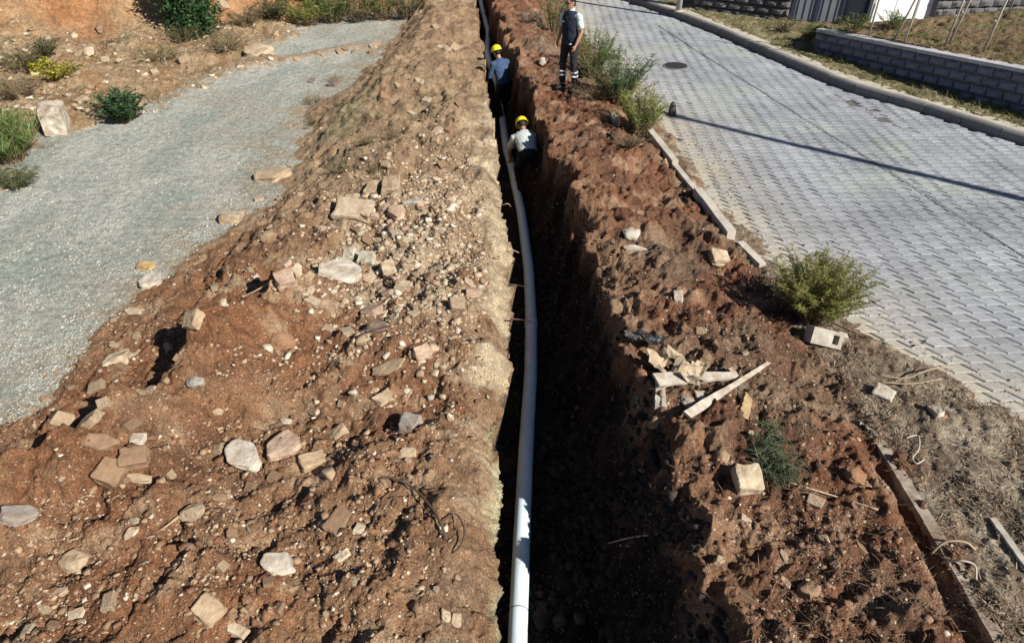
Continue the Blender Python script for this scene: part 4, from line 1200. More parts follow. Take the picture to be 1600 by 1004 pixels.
# ------------------------------------------------------------------ edging, boards and other debris right of the trench
def plank(name, label, cat, A, B, w, th, mat, seed=1, taper=1.0, roll=0.0, group=None, nseg=10, bend=0.0, rag=0.12):
    rnd = random.Random(seed)
    A = Vector(A); B = Vector(B); d = B - A; L_ = d.length; d.normalize()
    side = d.cross(Vector((0, 0, 1))).normalized(); up = side.cross(d).normalized()
    q = Quaternion(d, roll); side = q @ side; up = q @ up
    v = []; f = []
    for i in range(nseg + 1):
        t = i / nseg; ww = w * (1 + (taper - 1) * t)
        c = d * (L_ * t) + up * (bend * math.sin(math.pi * t))
        l_ = -ww / 2 * (1 + rnd.uniform(-rag, rag)); r_ = ww / 2 * (1 + rnd.uniform(-rag, rag))
        e = d * (rnd.uniform(-0.5, 0.5) * w * min(0.5, rag * 4) if i in (0, nseg) else 0)
        e2 = d * (rnd.uniform(-0.5, 0.5) * w * min(0.5, rag * 4) if i in (0, nseg) else 0)
        v += [c + side * l_ + e - up * th / 2, c + side * r_ + e2 - up * th / 2, c + side * r_ + e2 + up * th / 2 * (1 + rnd.uniform(-rag, rag)), c + side * l_ + e + up * th / 2 * (1 + rnd.uniform(-rag, rag))]
    for i in range(nseg):
        for k in range(4):
            f.append((i * 4 + k, i * 4 + (k + 1) % 4, i * 4 + 4 + (k + 1) % 4, i * 4 + 4 + k))
    f += [(3, 2, 1, 0), tuple(nseg * 4 + k for k in range(4))]
    o = link(name, mesh(name, v, f, mat), loc=A)
    return tag(o, label, cat, group)
def on(px, py, dz=0.0): return hit(px, py) + Vector((0, 0, dz))
def edging(p0, p1, lab, seed, w=0.11, th=0.16, z0=0.04, z1=0.04):
    a = at(*p0, 0.10); b = at(*p1, 0.10); a.z = gz(a.x, a.y) + z0; b.z = gz(b.x, b.y) + z1
    plank('concrete_edging', lab, 'edging', a, b, w, th, M_EDGE, seed, rag=0.07, nseg=7)
M_BURIED = mat_plain('earth_covered_concrete', (0.34, 0.29, 0.23), 0.95, 9, 0.65, 1.25, 0.02, dirt=(0.19, 0.13, 0.09), dirt_amt=0.95, dscale=7)
M_EDGE = mat_plain('pale_edging', (0.56, 0.52, 0.45), 0.92, 8, 0.7, 1.15, 0.02, dirt=(0.30, 0.22, 0.15), dirt_amt=0.75, dscale=4)
edging((1012, 212), (1054, 262), 'far length of pale concrete edging beside the road weeds', 1)
edging((1054, 263), (1088, 305), 'half-buried middle length of concrete edging between two bright ones', 2, 0.09, 0.12, 0.0, 0.0)
edging((1088, 306), (1141, 374), 'bright weathered length of concrete edging above the round bush', 3, 0.12, 0.18)
edging((1155, 385), (1190, 415), 'short sunken piece of edging just above the round bush', 4, 0.10, 0.12, 0.02, 0.0)
ea = [(1362, 662), (1405, 730), (1455, 812), (1512, 905), (1585, 1030)]
for k in range(4):
    a = at(*ea[k], 0.10); b = at(*ea[k + 1], 0.10); a.z = b.z = -0.025
    b = a + (b - a) * 0.985
    plank('concrete_edging', ['topmost soil-covered length of the lower right edging', 'second length of the lower right edging, half covered in litter', 'third length of the lower right edging, beside the torn roots', 'nearest length of the lower right edging at the frame bottom'][k],
          'edging', a, b, 0.10, 0.20, M_BURIED, 10 + k, rag=0.035, nseg=12)
plank('wood_lath', 'grey weathered lath lying in the litter at the right edge', 'lath', on(1548, 812, 0.02), on(1612, 902, 0.02), 0.05, 0.025, M_CONC, 20)
# concrete block with a hole
p = hit(1284, 534)
blk = thing('hollow_block', 'pale concrete block with a dark hole under the round bush', 'concrete block', p + Vector((0, 0, 0.06)), R(-14))
t = MB()
for (x0, x1, y0, y1) in ((-0.17, 0.17, -0.09, -0.05), (-0.17, 0.17, 0.05, 0.09), (-0.17, 0.06, -0.05, 0.05), (0.125, 0.17, -0.05, 0.05)):
    t.box((x0 + x1) / 2, (y0 + y1) / 2, 0, x1 - x0, y1 - y0, 0.20)
t.build('block_shell', M_CONC, blk, rot=(R(60), R(12), R(8)))
t = MB(); t.box(0.19, 0.02, 0.03, 0.10, 0.07, 0.13); t.build('broken_corner', M_CONC, blk, rot=(0.2, 0.3, 0.2))
# broken boards
M_BOARD = mat_plain('white_board', (0.50, 0.45, 0.38), 0.85, 14, 0.7, 1.12, 0.006, dirt=(0.26, 0.18, 0.12), dirt_amt=0.8, dscale=9)
M_BOARD2 = mat_plain('dark_board', (0.14, 0.105, 0.085), 0.85, 20, 0.7, 1.3, 0.006)
M_SACK = mat_plain('tan_sack', (0.40, 0.31, 0.21), 0.95, 18, 0.75, 1.2, 0.01)
plank('broken_board', 'white broken board lying level across the rim debris', 'board', on(1022, 606, 0.10), on(1152, 600, 0.10), 0.15, 0.03, M_BOARD, 31, 0.45, 0.25)
plank('broken_board', 'long tapering whitish board slanting up to the right', 'board', on(1070, 660, 0.08), on(1192, 594, 0.20), 0.09, 0.03, M_BOARD, 32, 0.35, 0.5, bend=-0.05)
plank('broken_board', 'dark brown board between the two whitish broken boards', 'board', on(1082, 640, -0.01), on(1160, 605, 0.03), 0.13, 0.02, M_BOARD2, 33, 0.6, 0.4)
plank('broken_board', 'short yellowish board end standing under the slanting board', 'board', on(1160, 652, -0.03), on(1166, 628, 0.06), 0.11, 0.04, mat_plain('yellow_wood', (0.34, 0.24, 0.13), 0.85, 16, 0.7, 1.2, 0.006), 34, 0.9, 0.7)
plank('broken_board', 'grey-green upright stub under the left end of the white board', 'board', on(1032, 640, -0.02), on(1030, 606, 0.06), 0.10, 0.05, M_CONC, 35, 0.9)
S('stone', 'grey lump of mortar lying between the boards', 'stone', 1075, 632, 34, 26, 'round', 'grey', 0.7)
S('stone', 'small white chip in front of the dark brown board', 'stone', 1093, 620, 18, 18, 'block', 'white', 0.5)
S('stone', 'white chip right behind the level white board', 'stone', 1135, 588, 14, 14, 'wedge', 'white', 0.6)
# crumpled tan sack behind the boards
rg = random.Random(8)
sv, sf = [], []; nu, nv_ = 16, 13
c0 = hit(1052, 590)
for i in range(nu):
    for j in range(nv_):
        a, b = i / (nu - 1) - 0.5, j / (nv_ - 1) - 0.5
        x_ = 0.50 * a + 0.04 * math.sin(9 * b); y_ = 0.55 * b - 0.25 * a
        zz = 0.06 + 0.09 * abs(math.sin(5 * a + 2.2 * b + 1)) * (1 - 1.2 * abs(b)) + 0.05 * abs(math.sin(11 * b - 4 * a)) + rg.uniform(0, 0.015)
        zz += gz(c0.x + x_, c0.y + y_) - c0.z
        sv.append((x_, y_, zz))
for i in range(nu - 1):
    for j in range(nv_ - 1):
        a_, b_ = (i - 8) / 8, (j - 6) / 6
        if abs(a_) + abs(b_) * 0.9 > 1.25 or (i in (5, 6) and j in (4, 5, 6)) or (i in (9, 10) and 6 < j < 10): continue
        q = i * nv_ + j; sf.append((q, q + nv_, q + nv_ + 1, q + 1))
so = link('torn_sack', mesh('torn_sack', sv, sf, M_SACK), loc=c0)
md = so.modifiers.new('thickness', 'SOLIDIFY'); md.thickness = 0.008
tag(so, 'torn tan sack crumpled over the rim behind the boards', 'sack')
so2v = [(x * 0.7 * 1.1, y * 0.45, z * 0.5) for x, y, z in sv]
# dark cloth flap and hose
c1 = hit(1005, 542)
so2 = link('dark_sheet', mesh('dark_sheet', so2v, sf, mat_plain('black_plastic', (0.03, 0.028, 0.03), 0.5, 10)), loc=c1 + Vector((0, 0, 0.02)))
md = so2.modifiers.new('thickness', 'SOLIDIFY'); md.thickness = 0.006
tag(so2, 'black plastic sheet flap on the rim above the torn sack', 'plastic sheet')
def cord(name, label, cat, pts, rad, mat, group=None, n=6, dz=0.0):
    P = [on(p[0], p[1], (p[2] if len(p) > 2 else 0.0) + rad * 0.6 + dz) for p in pts]
    o_ = P[0].copy()
    t = MB(); t.tube([q - o_ for q in smooth_path(P, 6)], rad, n)
    o = t.build(name, mat, None, True, loc=o_)
    return tag(o, label, cat, group)
M_HOSE = mat_plain('teal_hose', (0.10, 0.28, 0.34), 0.5, 10)
M_WCORD = mat_plain('white_strap', (0.46, 0.41, 0.33), 0.7, 10)
M_ROOT = mat_plain('root_bark', (0.10, 0.06, 0.04), 0.9, 30, 0.7, 1.3)
M_TWIG = mat_plain('dry_twig', (0.36, 0.27, 0.18), 0.9, 30, 0.8, 1.2)
hz = [at(993, 621, 0.20), at(1010, 623, 0.22), at(1028, 630, 0.20), at(1048, 642, 0.12)]
hb = MB(); hb.tube([q - hz[0] for q in smooth_path(hz, 6)], 0.017, 8)
tag(hb.build('hose', M_HOSE, None, True, loc=hz[0]), 'short teal hose end poking out of the rim below boards', 'hose')
cord('plastic_strap', 'bent white plastic strap lying on red earth beside the edging', 'strap', [(1414, 688, .02), (1432, 685, .03), (1433, 706, .03), (1424, 718, .02), (1430, 728, .02), (1442, 722, .03)], 0.007, M_WCORD)
cord('twig', 'long straight dry twig lying on the lower right bank', 'twig', [(1232, 760, .02), (1300, 780, .03), (1370, 800, .02)], 0.008, M_TWIG)
cord('twig', 'pale arched dry twigs on the strip below the road, upper one', 'twig', [(1370, 590, .03), (1410, 598, .05), (1450, 586, .06), (1498, 577, .03)], 0.008, M_TWIG)
cord('twig', 'pale dry twig on the strip, the lower of two', 'twig', [(1375, 600, .02), (1420, 605, .04), (1470, 596, .03)], 0.007, M_TWIG)
cord('twig', 'thin dark twig leaning from the bush to the hollow block', 'twig', [(1290, 505, .03), (1325, 522, .05), (1360, 537, .02)], 0.008, M_ROOT)
cord('root', 'pale torn root crossing the lower right edging', 'root', [(1450, 872, .04), (1468, 860, .08), (1500, 858, .08), (1520, 864, .03)], 0.010, M_TWIG)
cord('root', 'thick pale torn root below its thinner neighbour on the edging', 'root', [(1468, 884, .03), (1490, 888, .08), (1515, 893, .07), (1522, 910, .02)], 0.008, M_WCORD)
cord('root', 'dark curved root looping out of the red earth by trench', 'root', [(575, 752, .0), (610, 752, .04), (645, 770, .05), (670, 795, .05), (688, 822, .05), (698, 846, .02)], 0.010, M_ROOT)
cord('root', 'thin dark root loop with a green tip near the trench rim', 'root', [(690, 822, .03), (712, 812, .07), (726, 836, .08), (722, 858, .05), (708, 868, .01)], 0.007, M_ROOT)
cord('twig', 'thin stick pointing at the pinkish block left of the rubble', 'twig', [(380, 466, .01), (405, 456, .03), (428, 443, .03)], 0.010, M_TWIG)
cord('twig', 'dark twig lying across the dark grey rock', 'twig', [(556, 530, .02), (590, 523, .06), (622, 512, .04)], 0.007, M_ROOT)
cord('wire', 'pale loose wire hanging on the shaded trench wall', 'wire', [(950, 852, .03), (985, 850, .06), (1025, 842, .04)], 0.006, M_WCORD)
# root ends sticking out of the left trench edge over the pipe
for k, (px, py, dx, lab) in enumerate(((778, 313, 22, 'topmost root end sticking out of the left trench rim'), (792, 384, 26, 'root end sticking out of the rim near the bend'), (798, 436, 26, 'dark root end sticking out of the rim below the bend'), (800, 489, 40, 'lowest thin root reaching over the pipe from the rim'))):
    a = Vector((float(xL(at(px, py, .2).y)) - 0.06, at(px, py, .2).y, 0.12)); dd = 0.55 * dx * depth_at(a) / FPX + 0.08
    t = MB(); t.tube(smooth_path([(0, 0, 0), (dd * 0.5, -0.05 + 0.03 * k, 0.05 - 0.03 * k), (dd * (0.75 + 0.12 * k), 0.04 - 0.05 * k, -0.05 + 0.03 * k)], 5), [0.009] * 5 + [0.006] * 5 + [0.002], 6)
    tag(t.build('root', M_TWIG if k < 2 else M_ROOT, None, True, loc=a), lab, 'root', 'root ends on the trench rim')

# ------------------------------------------------------------------ plants
def blades(rg, base, direc, length, width, bend, cols, nseg=3):
    """curved tapering leaves; all arguments arrays of n; returns V, F, C"""
    n = len(base)
    up = np.array([0, 0, 1.0])
    side = np.cross(direc, up[None]); side /= np.maximum(np.linalg.norm(side, axis=1, keepdims=True), 1e-6)
    rv = rg.normal(size=(n, 3)); side = side + 0.6 * rv; side -= direc * (side * direc).sum(1, keepdims=True); side /= np.maximum(np.linalg.norm(side, axis=1, keepdims=True), 1e-6)
    Vs = []
    for k in range(nseg + 1):
        t = k / nseg
        c = base + direc * (length * t)[:, None] + (up[None] * (-bend * length * t * t)[:, None])
        w = width * (1 - t) ** 0.7 * (0.6 + 0.9 * min(t * 3, 1) * 0.5)
        Vs.append(c - side * w[:, None] * 0.5); Vs.append(c + side * w[:, None] * 0.5)
    V_ = np.stack(Vs, 1)
    m = 2 * (nseg + 1)
    f = np.array([[2 * k, 2 * k + 1, 2 * k + 3, 2 * k + 2] for k in range(nseg)])
    F_ = (f[None] + (np.arange(n) * m)[:, None, None]).reshape(-1, 4)
    Cc = np.repeat(cols, m, 0)
    return V_.reshape(-1, 3), F_, Cc

def weed(name, label, cat, p, h, rad, nstem, leaves, cols, seed, leaf_len=0.07, leaf_w=0.012, spread=0.5, group=None, stem_mat=None, droop=0.3, dry=None, upward=0.5):
    """a many-stemmed plant: thin curved stems carrying narrow leaves"""
    rg = np.random.default_rng(seed)
    root = thing(name, label, cat, p, group=group)
    sb = MB(); P, D = [], []
    for k in range(nstem):
        a = rg.random() * 6.283; r0 = rad * 0.25 * math.sqrt(rg.random())
        lean_ = spread * rg.random() ** 0.7
        hh = h * rg.uniform(0.55, 1.05) * (1 - 0.25 * lean_)
        b0 = Vector((math.cos(a) * r0, math.sin(a) * r0, -0.03))
        tip_ = Vector((math.cos(a) * (r0 + rad * lean_ / max(spread, .01)), math.sin(a) * (r0 + rad * lean_ / max(spread, .01)), hh))
        mid = (b0 + tip_) / 2 + Vector((0, 0, hh * 0.14))
        pts = smooth_path([b0, mid, tip_], 4)
        sb.tube(pts, [0.006 * (1 - 0.8 * i / (len(pts) - 1)) + 0.0012 for i in range(len(pts))], 4, cap=False)
        for q in range(leaves):
            t = rg.uniform(0.18, 1.0) * (len(pts) - 1); i = min(int(t), len(pts) - 2)
            P.append(pts[i].lerp(pts[i + 1], t - i)); an_ = rg.random() * 6.283
            D.append(Vector((math.cos(an_), math.sin(an_), rg.normal(upward, 0.35))).normalized())
    sb.build('stem', stem_mat or M_STALK, root, True)
    P = np.array([v[:] for v in P]); D = np.array([v[:] for v in D]); n = len(P)
    c = np.array(cols)[rg.integers(0, len(cols), n)] * rg.uniform(0.7, 1.25, (n, 1))
    if dry is not None:
        k = P[:, 2] < h * 0.3
        c[k & (rg.random(n) < 0.7)] = np.array(dry)
    V_, F_, C_ = blades(rg, P, D, leaf_len * rg.uniform(0.6, 1.3, n), leaf_w * rg.uniform(0.7, 1.3, n), droop * rg.uniform(0.2, 1.2, n), c)
    link('foliage', npmesh('foliage', V_, F_, M_LEAF, C_), root)
    return root
GREEN = [(0.11, 0.17, 0.05), (0.15, 0.21, 0.065), (0.20, 0.25, 0.08), (0.09, 0.14, 0.045)]
LIME = [(0.24, 0.28, 0.06), (0.18, 0.23, 0.055), (0.28, 0.29, 0.09), (0.13, 0.18, 0.05)]
DARKG = [(0.045, 0.095, 0.04), (0.065, 0.13, 0.045), (0.035, 0.075, 0.03)]
DRY = (0.20, 0.16, 0.10)
weed('round_bush', 'rounded bright green bush at the edge of the paved road', 'bush', hit(1268, 500), 0.86, 0.50, 190, 74, [(0.25, 0.25, 0.06), (0.20, 0.22, 0.055), (0.30, 0.27, 0.10), (0.13, 0.16, 0.05)], 1, 0.070, 0.010, 0.9, dry=DRY)
weed('dry_weed', 'dry brown weed tangled at the left foot of the round bush', 'weed', hit(1222, 482), 0.34, 0.28, 24, 12, [(0.13, 0.10, 0.07), (0.17, 0.14, 0.09)], 2, 0.06, 0.008, 1.0)
weed('road_weed', 'tall thin green weed right behind the standing man', 'weed', hit(925, 122), 1.05, 0.55, 60, 44, GREEN, 3, 0.11, 0.014, 0.7, dry=DRY, group='weeds along the road edge')
weed('road_weed', 'dark green feathery weed in the middle of the roadside row', 'weed', hit(966, 165), 1.1, 0.66, 80, 46, [(0.08, 0.15, 0.06), (0.12, 0.19, 0.07), (0.065, 0.115, 0.05)], 4, 0.12, 0.014, 0.7, dry=DRY, group='weeds along the road edge')
weed('road_weed', 'yellow-green weed nearest the dark post stub', 'weed', hit(998, 214), 0.95, 0.46, 70, 48, LIME, 5, 0.10, 0.013, 0.7, dry=DRY, group='weeds along the road edge')
weed('road_weed', 'small green weed high up beside the far road', 'weed', hit(866, 52), 1.2, 0.5, 44, 34, GREEN, 6, 0.10, 0.014, 0.7, group='weeds along the road edge')
weed('dry_weed', 'brown dry brush under the roadside weeds by the man', 'weed', hit(930, 155), 0.32, 0.45, 40, 14, [(0.12, 0.10, 0.065), (0.16, 0.13, 0.085), (0.09, 0.09, 0.05)], 7, 0.09, 0.010, 1.0)
weed('dry_weed', 'brown dry brush at the foot of the yellow-green weed', 'weed', hit(985, 226), 0.25, 0.38, 32, 14, [(0.14, 0.11, 0.075), (0.10, 0.095, 0.055)], 8, 0.08, 0.009, 1.0)
weed('trailing_weed', 'grey-green drooping weed lying on the right bank', 'weed', hit(1206, 735), 0.16, 0.20, 34, 24, [(0.09, 0.11, 0.06), (0.12, 0.135, 0.08), (0.065, 0.085, 0.045)], 9, 0.15, 0.009, 1.2, droop=0.7, upward=0.1)
weed('trailing_weed', 'second tuft of grey-green weed just above the drooping one', 'weed', hit(1196, 690), 0.14, 0.18, 24, 22, [(0.09, 0.11, 0.06), (0.12, 0.135, 0.08)], 10, 0.13, 0.009, 1.2, droop=0.7, upward=0.1)
weed('tall_grass', 'tall bright green grass clump at the left frame edge', 'grass', hit(22, 252), 0.85, 0.62, 90, 22, [(0.17, 0.24, 0.07), (0.22, 0.28, 0.10), (0.12, 0.18, 0.05)], 11, 0.28, 0.014, 0.8, droop=0.25, upward=1.2)
weed('low_weed', 'low dark green weed below the tall grass clump', 'weed', hit(22, 292), 0.30, 0.42, 44, 22, [(0.09, 0.12, 0.05), (0.12, 0.15, 0.06)], 12, 0.12, 0.012, 1.0)
weed('round_shrub', 'round dark green shrub at the edge of the gravel track', 'shrub', hit(196, 190), 0.62, 0.46, 60, 46, DARKG, 13, 0.09, 0.030, 0.9, droop=0.3)
YEL = [(0.55, 0.48, 0.04), (0.45, 0.40, 0.05), (0.16, 0.17, 0.05)]
weed('flowering_weed', 'yellow-flowered weed behind the large pale boulder', 'weed', hit(95, 122), 0.34, 0.50, 40, 24, YEL, 14, 0.07, 0.035, 1.0)
weed('flowering_weed', 'small yellow-flowered weed left of the larger one', 'weed', hit(64, 112), 0.30, 0.28, 24, 20, YEL, 15, 0.07, 0.035, 1.0)
weed('dry_weed', 'olive scrub behind the yellow-flowered weeds', 'weed', hit(40, 112), 0.50, 0.50, 36, 26, [(0.11, 0.12, 0.05), (0.15, 0.14, 0.07)], 16, 0.09, 0.016, 0.9)
weed('dry_weed', 'dark olive scrub above the yellow-flowered weeds', 'weed', hit(72, 88), 0.45, 0.40, 32, 26, [(0.08, 0.10, 0.045), (0.12, 0.12, 0.06)], 17, 0.09, 0.016, 0.9)
weed('dry_weed', 'grey dry brush left of the broad pale far slab', 'weed', hit(352, 82), 0.50, 0.62, 46, 22, [(0.22, 0.20, 0.12), (0.17, 0.155, 0.09)], 18, 0.12, 0.012, 0.9)
weed('dry_weed', 'olive scrub at the foot of the dark green tree', 'weed', hit(285, 66), 0.45, 0.5, 36, 24, [(0.10, 0.11, 0.05), (0.16, 0.15, 0.08)], 40, 0.10, 0.014, 0.9)
weed('dry_weed', 'grey scrub on the bank right of the dark green tree', 'weed', hit(385, 40), 0.5, 0.6, 36, 24, [(0.17, 0.155, 0.09), (0.12, 0.12, 0.06)], 41, 0.10, 0.014, 0.9)
weed('dry_weed', 'dull brush between the tall grass and the yellow weeds', 'weed', hit(30, 150), 0.4, 0.6, 40, 22, [(0.22, 0.18, 0.11), (0.15, 0.13, 0.08)], 42, 0.11, 0.012, 0.9)
weed('dry_weed', 'pale dry grass on the flats below the dark tree', 'weed', hit(250, 92), 0.3, 0.7, 50, 18, [(0.30, 0.26, 0.14), (0.22, 0.20, 0.10)], 19, 0.13, 0.010, 1.0)
for k, (px, py, hh, rr_, cl, lab) in enumerate((
        (478, 40, 0.7, 0.7, LIME, 'lime green bush leftmost at the far end of the track'), (520, 36, 0.9, 0.7, GREEN, 'green bush second from left at the track end'),
        (560, 34, 1.0, 0.8, [(0.14, 0.14, 0.06), (0.18, 0.17, 0.08)], 'olive bush in the middle of the row at the track end'), (600, 32, 1.0, 0.7, GREEN, 'green bush second from right at the track end'),
        (634, 30, 0.7, 0.5, [(0.16, 0.15, 0.08), (0.20, 0.18, 0.10)], 'dry olive bush nearest the spoil bank at the track end'), (430, 30, 0.6, 0.6, [(0.16, 0.14, 0.07), (0.12, 0.12, 0.06)], 'dry scrub on the red bank left of the bushes'),
        (545, 8, 1.1, 0.8, [(0.16, 0.15, 0.07), (0.11, 0.12, 0.05)], 'tall scrub in the back row above the track'), (500, 14, 0.9, 0.7, [(0.12, 0.13, 0.05), (0.20, 0.18, 0.09)], 'back row scrub above the lime green bush'))):
    weed('track_bush', lab, 'bush', hit(px, py), hh, rr_, 46, 34, cl, 30 + k, 0.13, 0.022, 0.9, group='bushes at the end of the track', dry=DRY)
# weeds on the olive part of the left bank
rq = random.Random(12)
TUFTS = sorted([(rq.gauss(545, 40), rq.gauss(185, 45)) for _ in range(9)], key=lambda q: -q[1])
ORD = ['first', 'second', 'third', 'fourth', 'fifth', 'sixth', 'seventh', 'eighth', 'topmost']
for k in range(9):
    px, py = TUFTS[k]
    weed('bank_weed', 'thin dry olive tuft on the left bank, %s of nine going up the slope' % ORD[k], 'weed', hit(px, py), 0.16, 0.22, 16, 10, [(0.20, 0.18, 0.10), (0.15, 0.15, 0.07)], 60 + k, 0.10, 0.007, 1.0, group='dry tufts on the left bank')
# weeds beyond the kerb
for k, (px, py, lab) in enumerate(((1290, 70, 'green weed at the left end of the low block wall'), (1265, 62, 'olive weed between the shed and the low block wall'), (1330, 52, 'dark green weed at the foot of the grey shed corner'),
                                   (1225, 50, 'small dry weed on the verge below the stone wall'), (1395, 45, 'thin sapling weed in front of the white shed'))):
    weed('verge_weed', lab, 'weed', hit(px, py), 0.42, 0.40, 26, 22, GREEN if k != 3 else [(0.2, 0.18, 0.09)], 80 + k, 0.11, 0.016, 0.9, group='weeds on the verge beyond the road')

# dark green tree at the back
def tree(p, h, rad, seed, label):
    rg = np.random.default_rng(seed)
    root = thing('dark_tree', label, 'tree', p)
    t = MB(); t.tube(smooth_path([(0, 0, -0.2), (0.05, 0.02, h * 0.35), (-0.04, 0, h * 0.8)], 4), [0.10] * 4 + [0.06] * 4 + [0.02], 8); tr = t.build('trunk', M_ROOT, root, True)
    P, D = [], []
    for k in range(46):
        a = rg.random() * 6.283; t0 = rg.uniform(0.05, 0.95)
        r_ = rad * (0.55 + 0.55 * rg.random()) * math.sqrt(max(0.05, 1 - (2 * t0 - 0.75) ** 2 * 0.8))
        s0 = Vector((0, 0, h * t0 * 0.8)); e0 = Vector((math.cos(a) * r_, math.sin(a) * r_, h * t0 + 0.15 * rg.normal()))
        m_ = MB(); m_.tube([s0, s0.lerp(e0, 0.5) + Vector((0, 0, 0.06)), e0], [0.02, 0.012, 0.005], 5); m_.build('limb', M_ROOT, tr)
        for q in range(150):
            u_ = 0.35 + 0.65 * rg.random() ** 0.6
            P.append(s0.lerp(e0, u_) + Vector(rg.normal(0, 0.15, 3))); D.append(Vector(rg.normal(0, 1, 3) + np.array([0, 0, 0.3])).normalized())
    P = np.array([v[:] for v in P]); D = np.array([v[:] for v in D]); n = len(P)
    c = np.array(DARKG)[rg.integers(0, 3, n)] * rg.uniform(0.7, 1.3, (n, 1))
    V_, F_, C_ = blades(rg, P, D, 0.12 * rg.uniform(0.6, 1.3, n), 0.06 * rg.uniform(0.7, 1.3, n), 0.3 * rg.random(n), c, 2)
    link('crown', npmesh('crown', V_, F_, M_LEAF, C_), root)
tree(hit(305, 58), 2.6, 0.62, 3, 'dense dark green tree at the foot of the red bank')

# grass and litter that nobody could count
def grass_mass(name, label, cat, n, gen, cols, ln, w, seed, up=0.8, droop=0.5):
    rg = np.random.default_rng(seed)
    x, y = gen(rg, n); n = len(x)
    P = np.stack([x, y, hlook(x, y) + 0.002], -1)
    a = rg.random(n) * 6.283
    D = np.stack([np.cos(a), np.sin(a), np.abs(rg.normal(up, up * 0.5, n))], -1); D /= np.linalg.norm(D, axis=1, keepdims=True)
    c = np.array(cols)[rg.integers(0, len(cols), n)] * rg.uniform(0.7, 1.25, (n, 1))
    V_, F_, C_ = blades(rg, P, D, ln * rg.uniform(0.4, 1.4, n), w * rg.uniform(0.6, 1.4, n), droop * rg.random(n), c, 2)
    tag(link(name, npmesh(name, V_, F_, M_LEAF, C_)), label, cat, kind='stuff')
grass_mass('dry_litter', 'dry straw and litter on the strip beside the road', 'litter', 26000, from_pixels(990, 1640, 200, 1020, lambda x, y, m: (x > m['cb'] - 0.12) & (x < m['b'] + 0.05)),
           [(0.32, 0.26, 0.18), (0.42, 0.36, 0.26), (0.24, 0.18, 0.13), (0.20, 0.13, 0.09)], 0.075, 0.009, 21, 0.35, 0.3)
grass_mass('root_litter', 'fine roots and straw in the dark earth right of the trench', 'litter', 11000, from_pixels(800, 1500, 60, 1020, lambda x, y, m: (x > m['r'] - 0.1) & (x < m['cb'])),
           [(0.20, 0.13, 0.085), (0.28, 0.20, 0.13), (0.12, 0.075, 0.05)], 0.08, 0.006, 22, 0.2, 0.2)
grass_mass('verge_grass', 'dry grass on the verge between kerb and low wall', 'grass', 9000, from_pixels(1000, 1640, -20, 230, lambda x, y, m: (x > m['k'] + 0.55) & (m['ww'] < -0.1)),
           [(0.16, 0.16, 0.06), (0.22, 0.19, 0.10), (0.11, 0.12, 0.045)], 0.15, 0.012, 23)
grass_mass('slope_grass', 'sparse dry growth on the earth slope above the low wall', 'grass', 5000, from_pixels(1250, 1640, -10, 150, lambda x, y, m: (m['ww'] > 0.2)),
           [(0.18, 0.15, 0.08), (0.13, 0.13, 0.05), (0.24, 0.18, 0.11)], 0.14, 0.012, 24)
grass_mass('flat_grass', 'thin dry grass scattered over the orange flats', 'grass', 9000, from_pixels(-40, 460, -10, 300, lambda x, y, m: (x < m['gl'] - 0.1)),
           [(0.26, 0.22, 0.11), (0.20, 0.18, 0.08), (0.32, 0.26, 0.15)], 0.14, 0.012, 25)

# ------------------------------------------------------------------ people
def loft_piece(pts, radii, lateral, n=14):
    """closed body piece: elliptical rings along a path; radii (across, front to back); lateral = across axis"""
    pts = [Vector(p) for p in pts]; lat = Vector(lateral).normalized()
    v, f = [], []
    for i, p in enumerate(pts):
        d = (pts[min(i + 1, len(pts) - 1)] - pts[max(i - 1, 0)]).normalized()
        a = (lat - d * lat.dot(d)).normalized(); b = d.cross(a)
        ra, rb = radii[i] if hasattr(radii[i], '__len__') else (radii[i], radii[i])
        for k in range(n):
            t = 2 * math.pi * k / n
            v.append(p + a * (ra * math.cos(t)) + b * (rb * math.sin(t)))
    for i in range(len(pts) - 1):
        for k in range(n):
            f.append((i * n + k, i * n + (k + 1) % n, (i + 1) * n + (k + 1) % n, (i + 1) * n + k))
    f.append(tuple(range(n))[::-1]); f.append(tuple(range((len(pts) - 1) * n, len(pts) * n)))
    return v, f
def ellipsoid(c, rx, ry, rz, M=None, n=12):
    v, f = [], []
    for i in range(1, 8):
        t = math.pi * i / 8
        for k in range(n):
            a = 2 * math.pi * k / n
            v.append(Vector((rx * math.sin(t) * math.cos(a), ry * math.sin(t) * math.sin(a), rz * math.cos(t))))
    for i in range(6):
        for k in range(n):
            f.append((i * n + k, (i + 1) * n + k, (i + 1) * n + (k + 1) % n, i * n + (k + 1) % n))
    f.append(tuple(range(n))); f.append(tuple(range(6 * n, 7 * n))[::-1])
    if M: v = [M @ p for p in v]
    return [p + Vector(c) for p in v], f

SKIN = mat_plain('skin', (0.36, 0.20, 0.13), 0.6, 20, 0.92, 1.08)
HAIR = mat_plain('black_hair', (0.012, 0.010, 0.010), 0.6, 60, 0.7, 1.4, 0.004)
def cloth(name, col): return mat_plain(name, col, 0.9, 25, 0.82, 1.18, 0.012, 0.7)

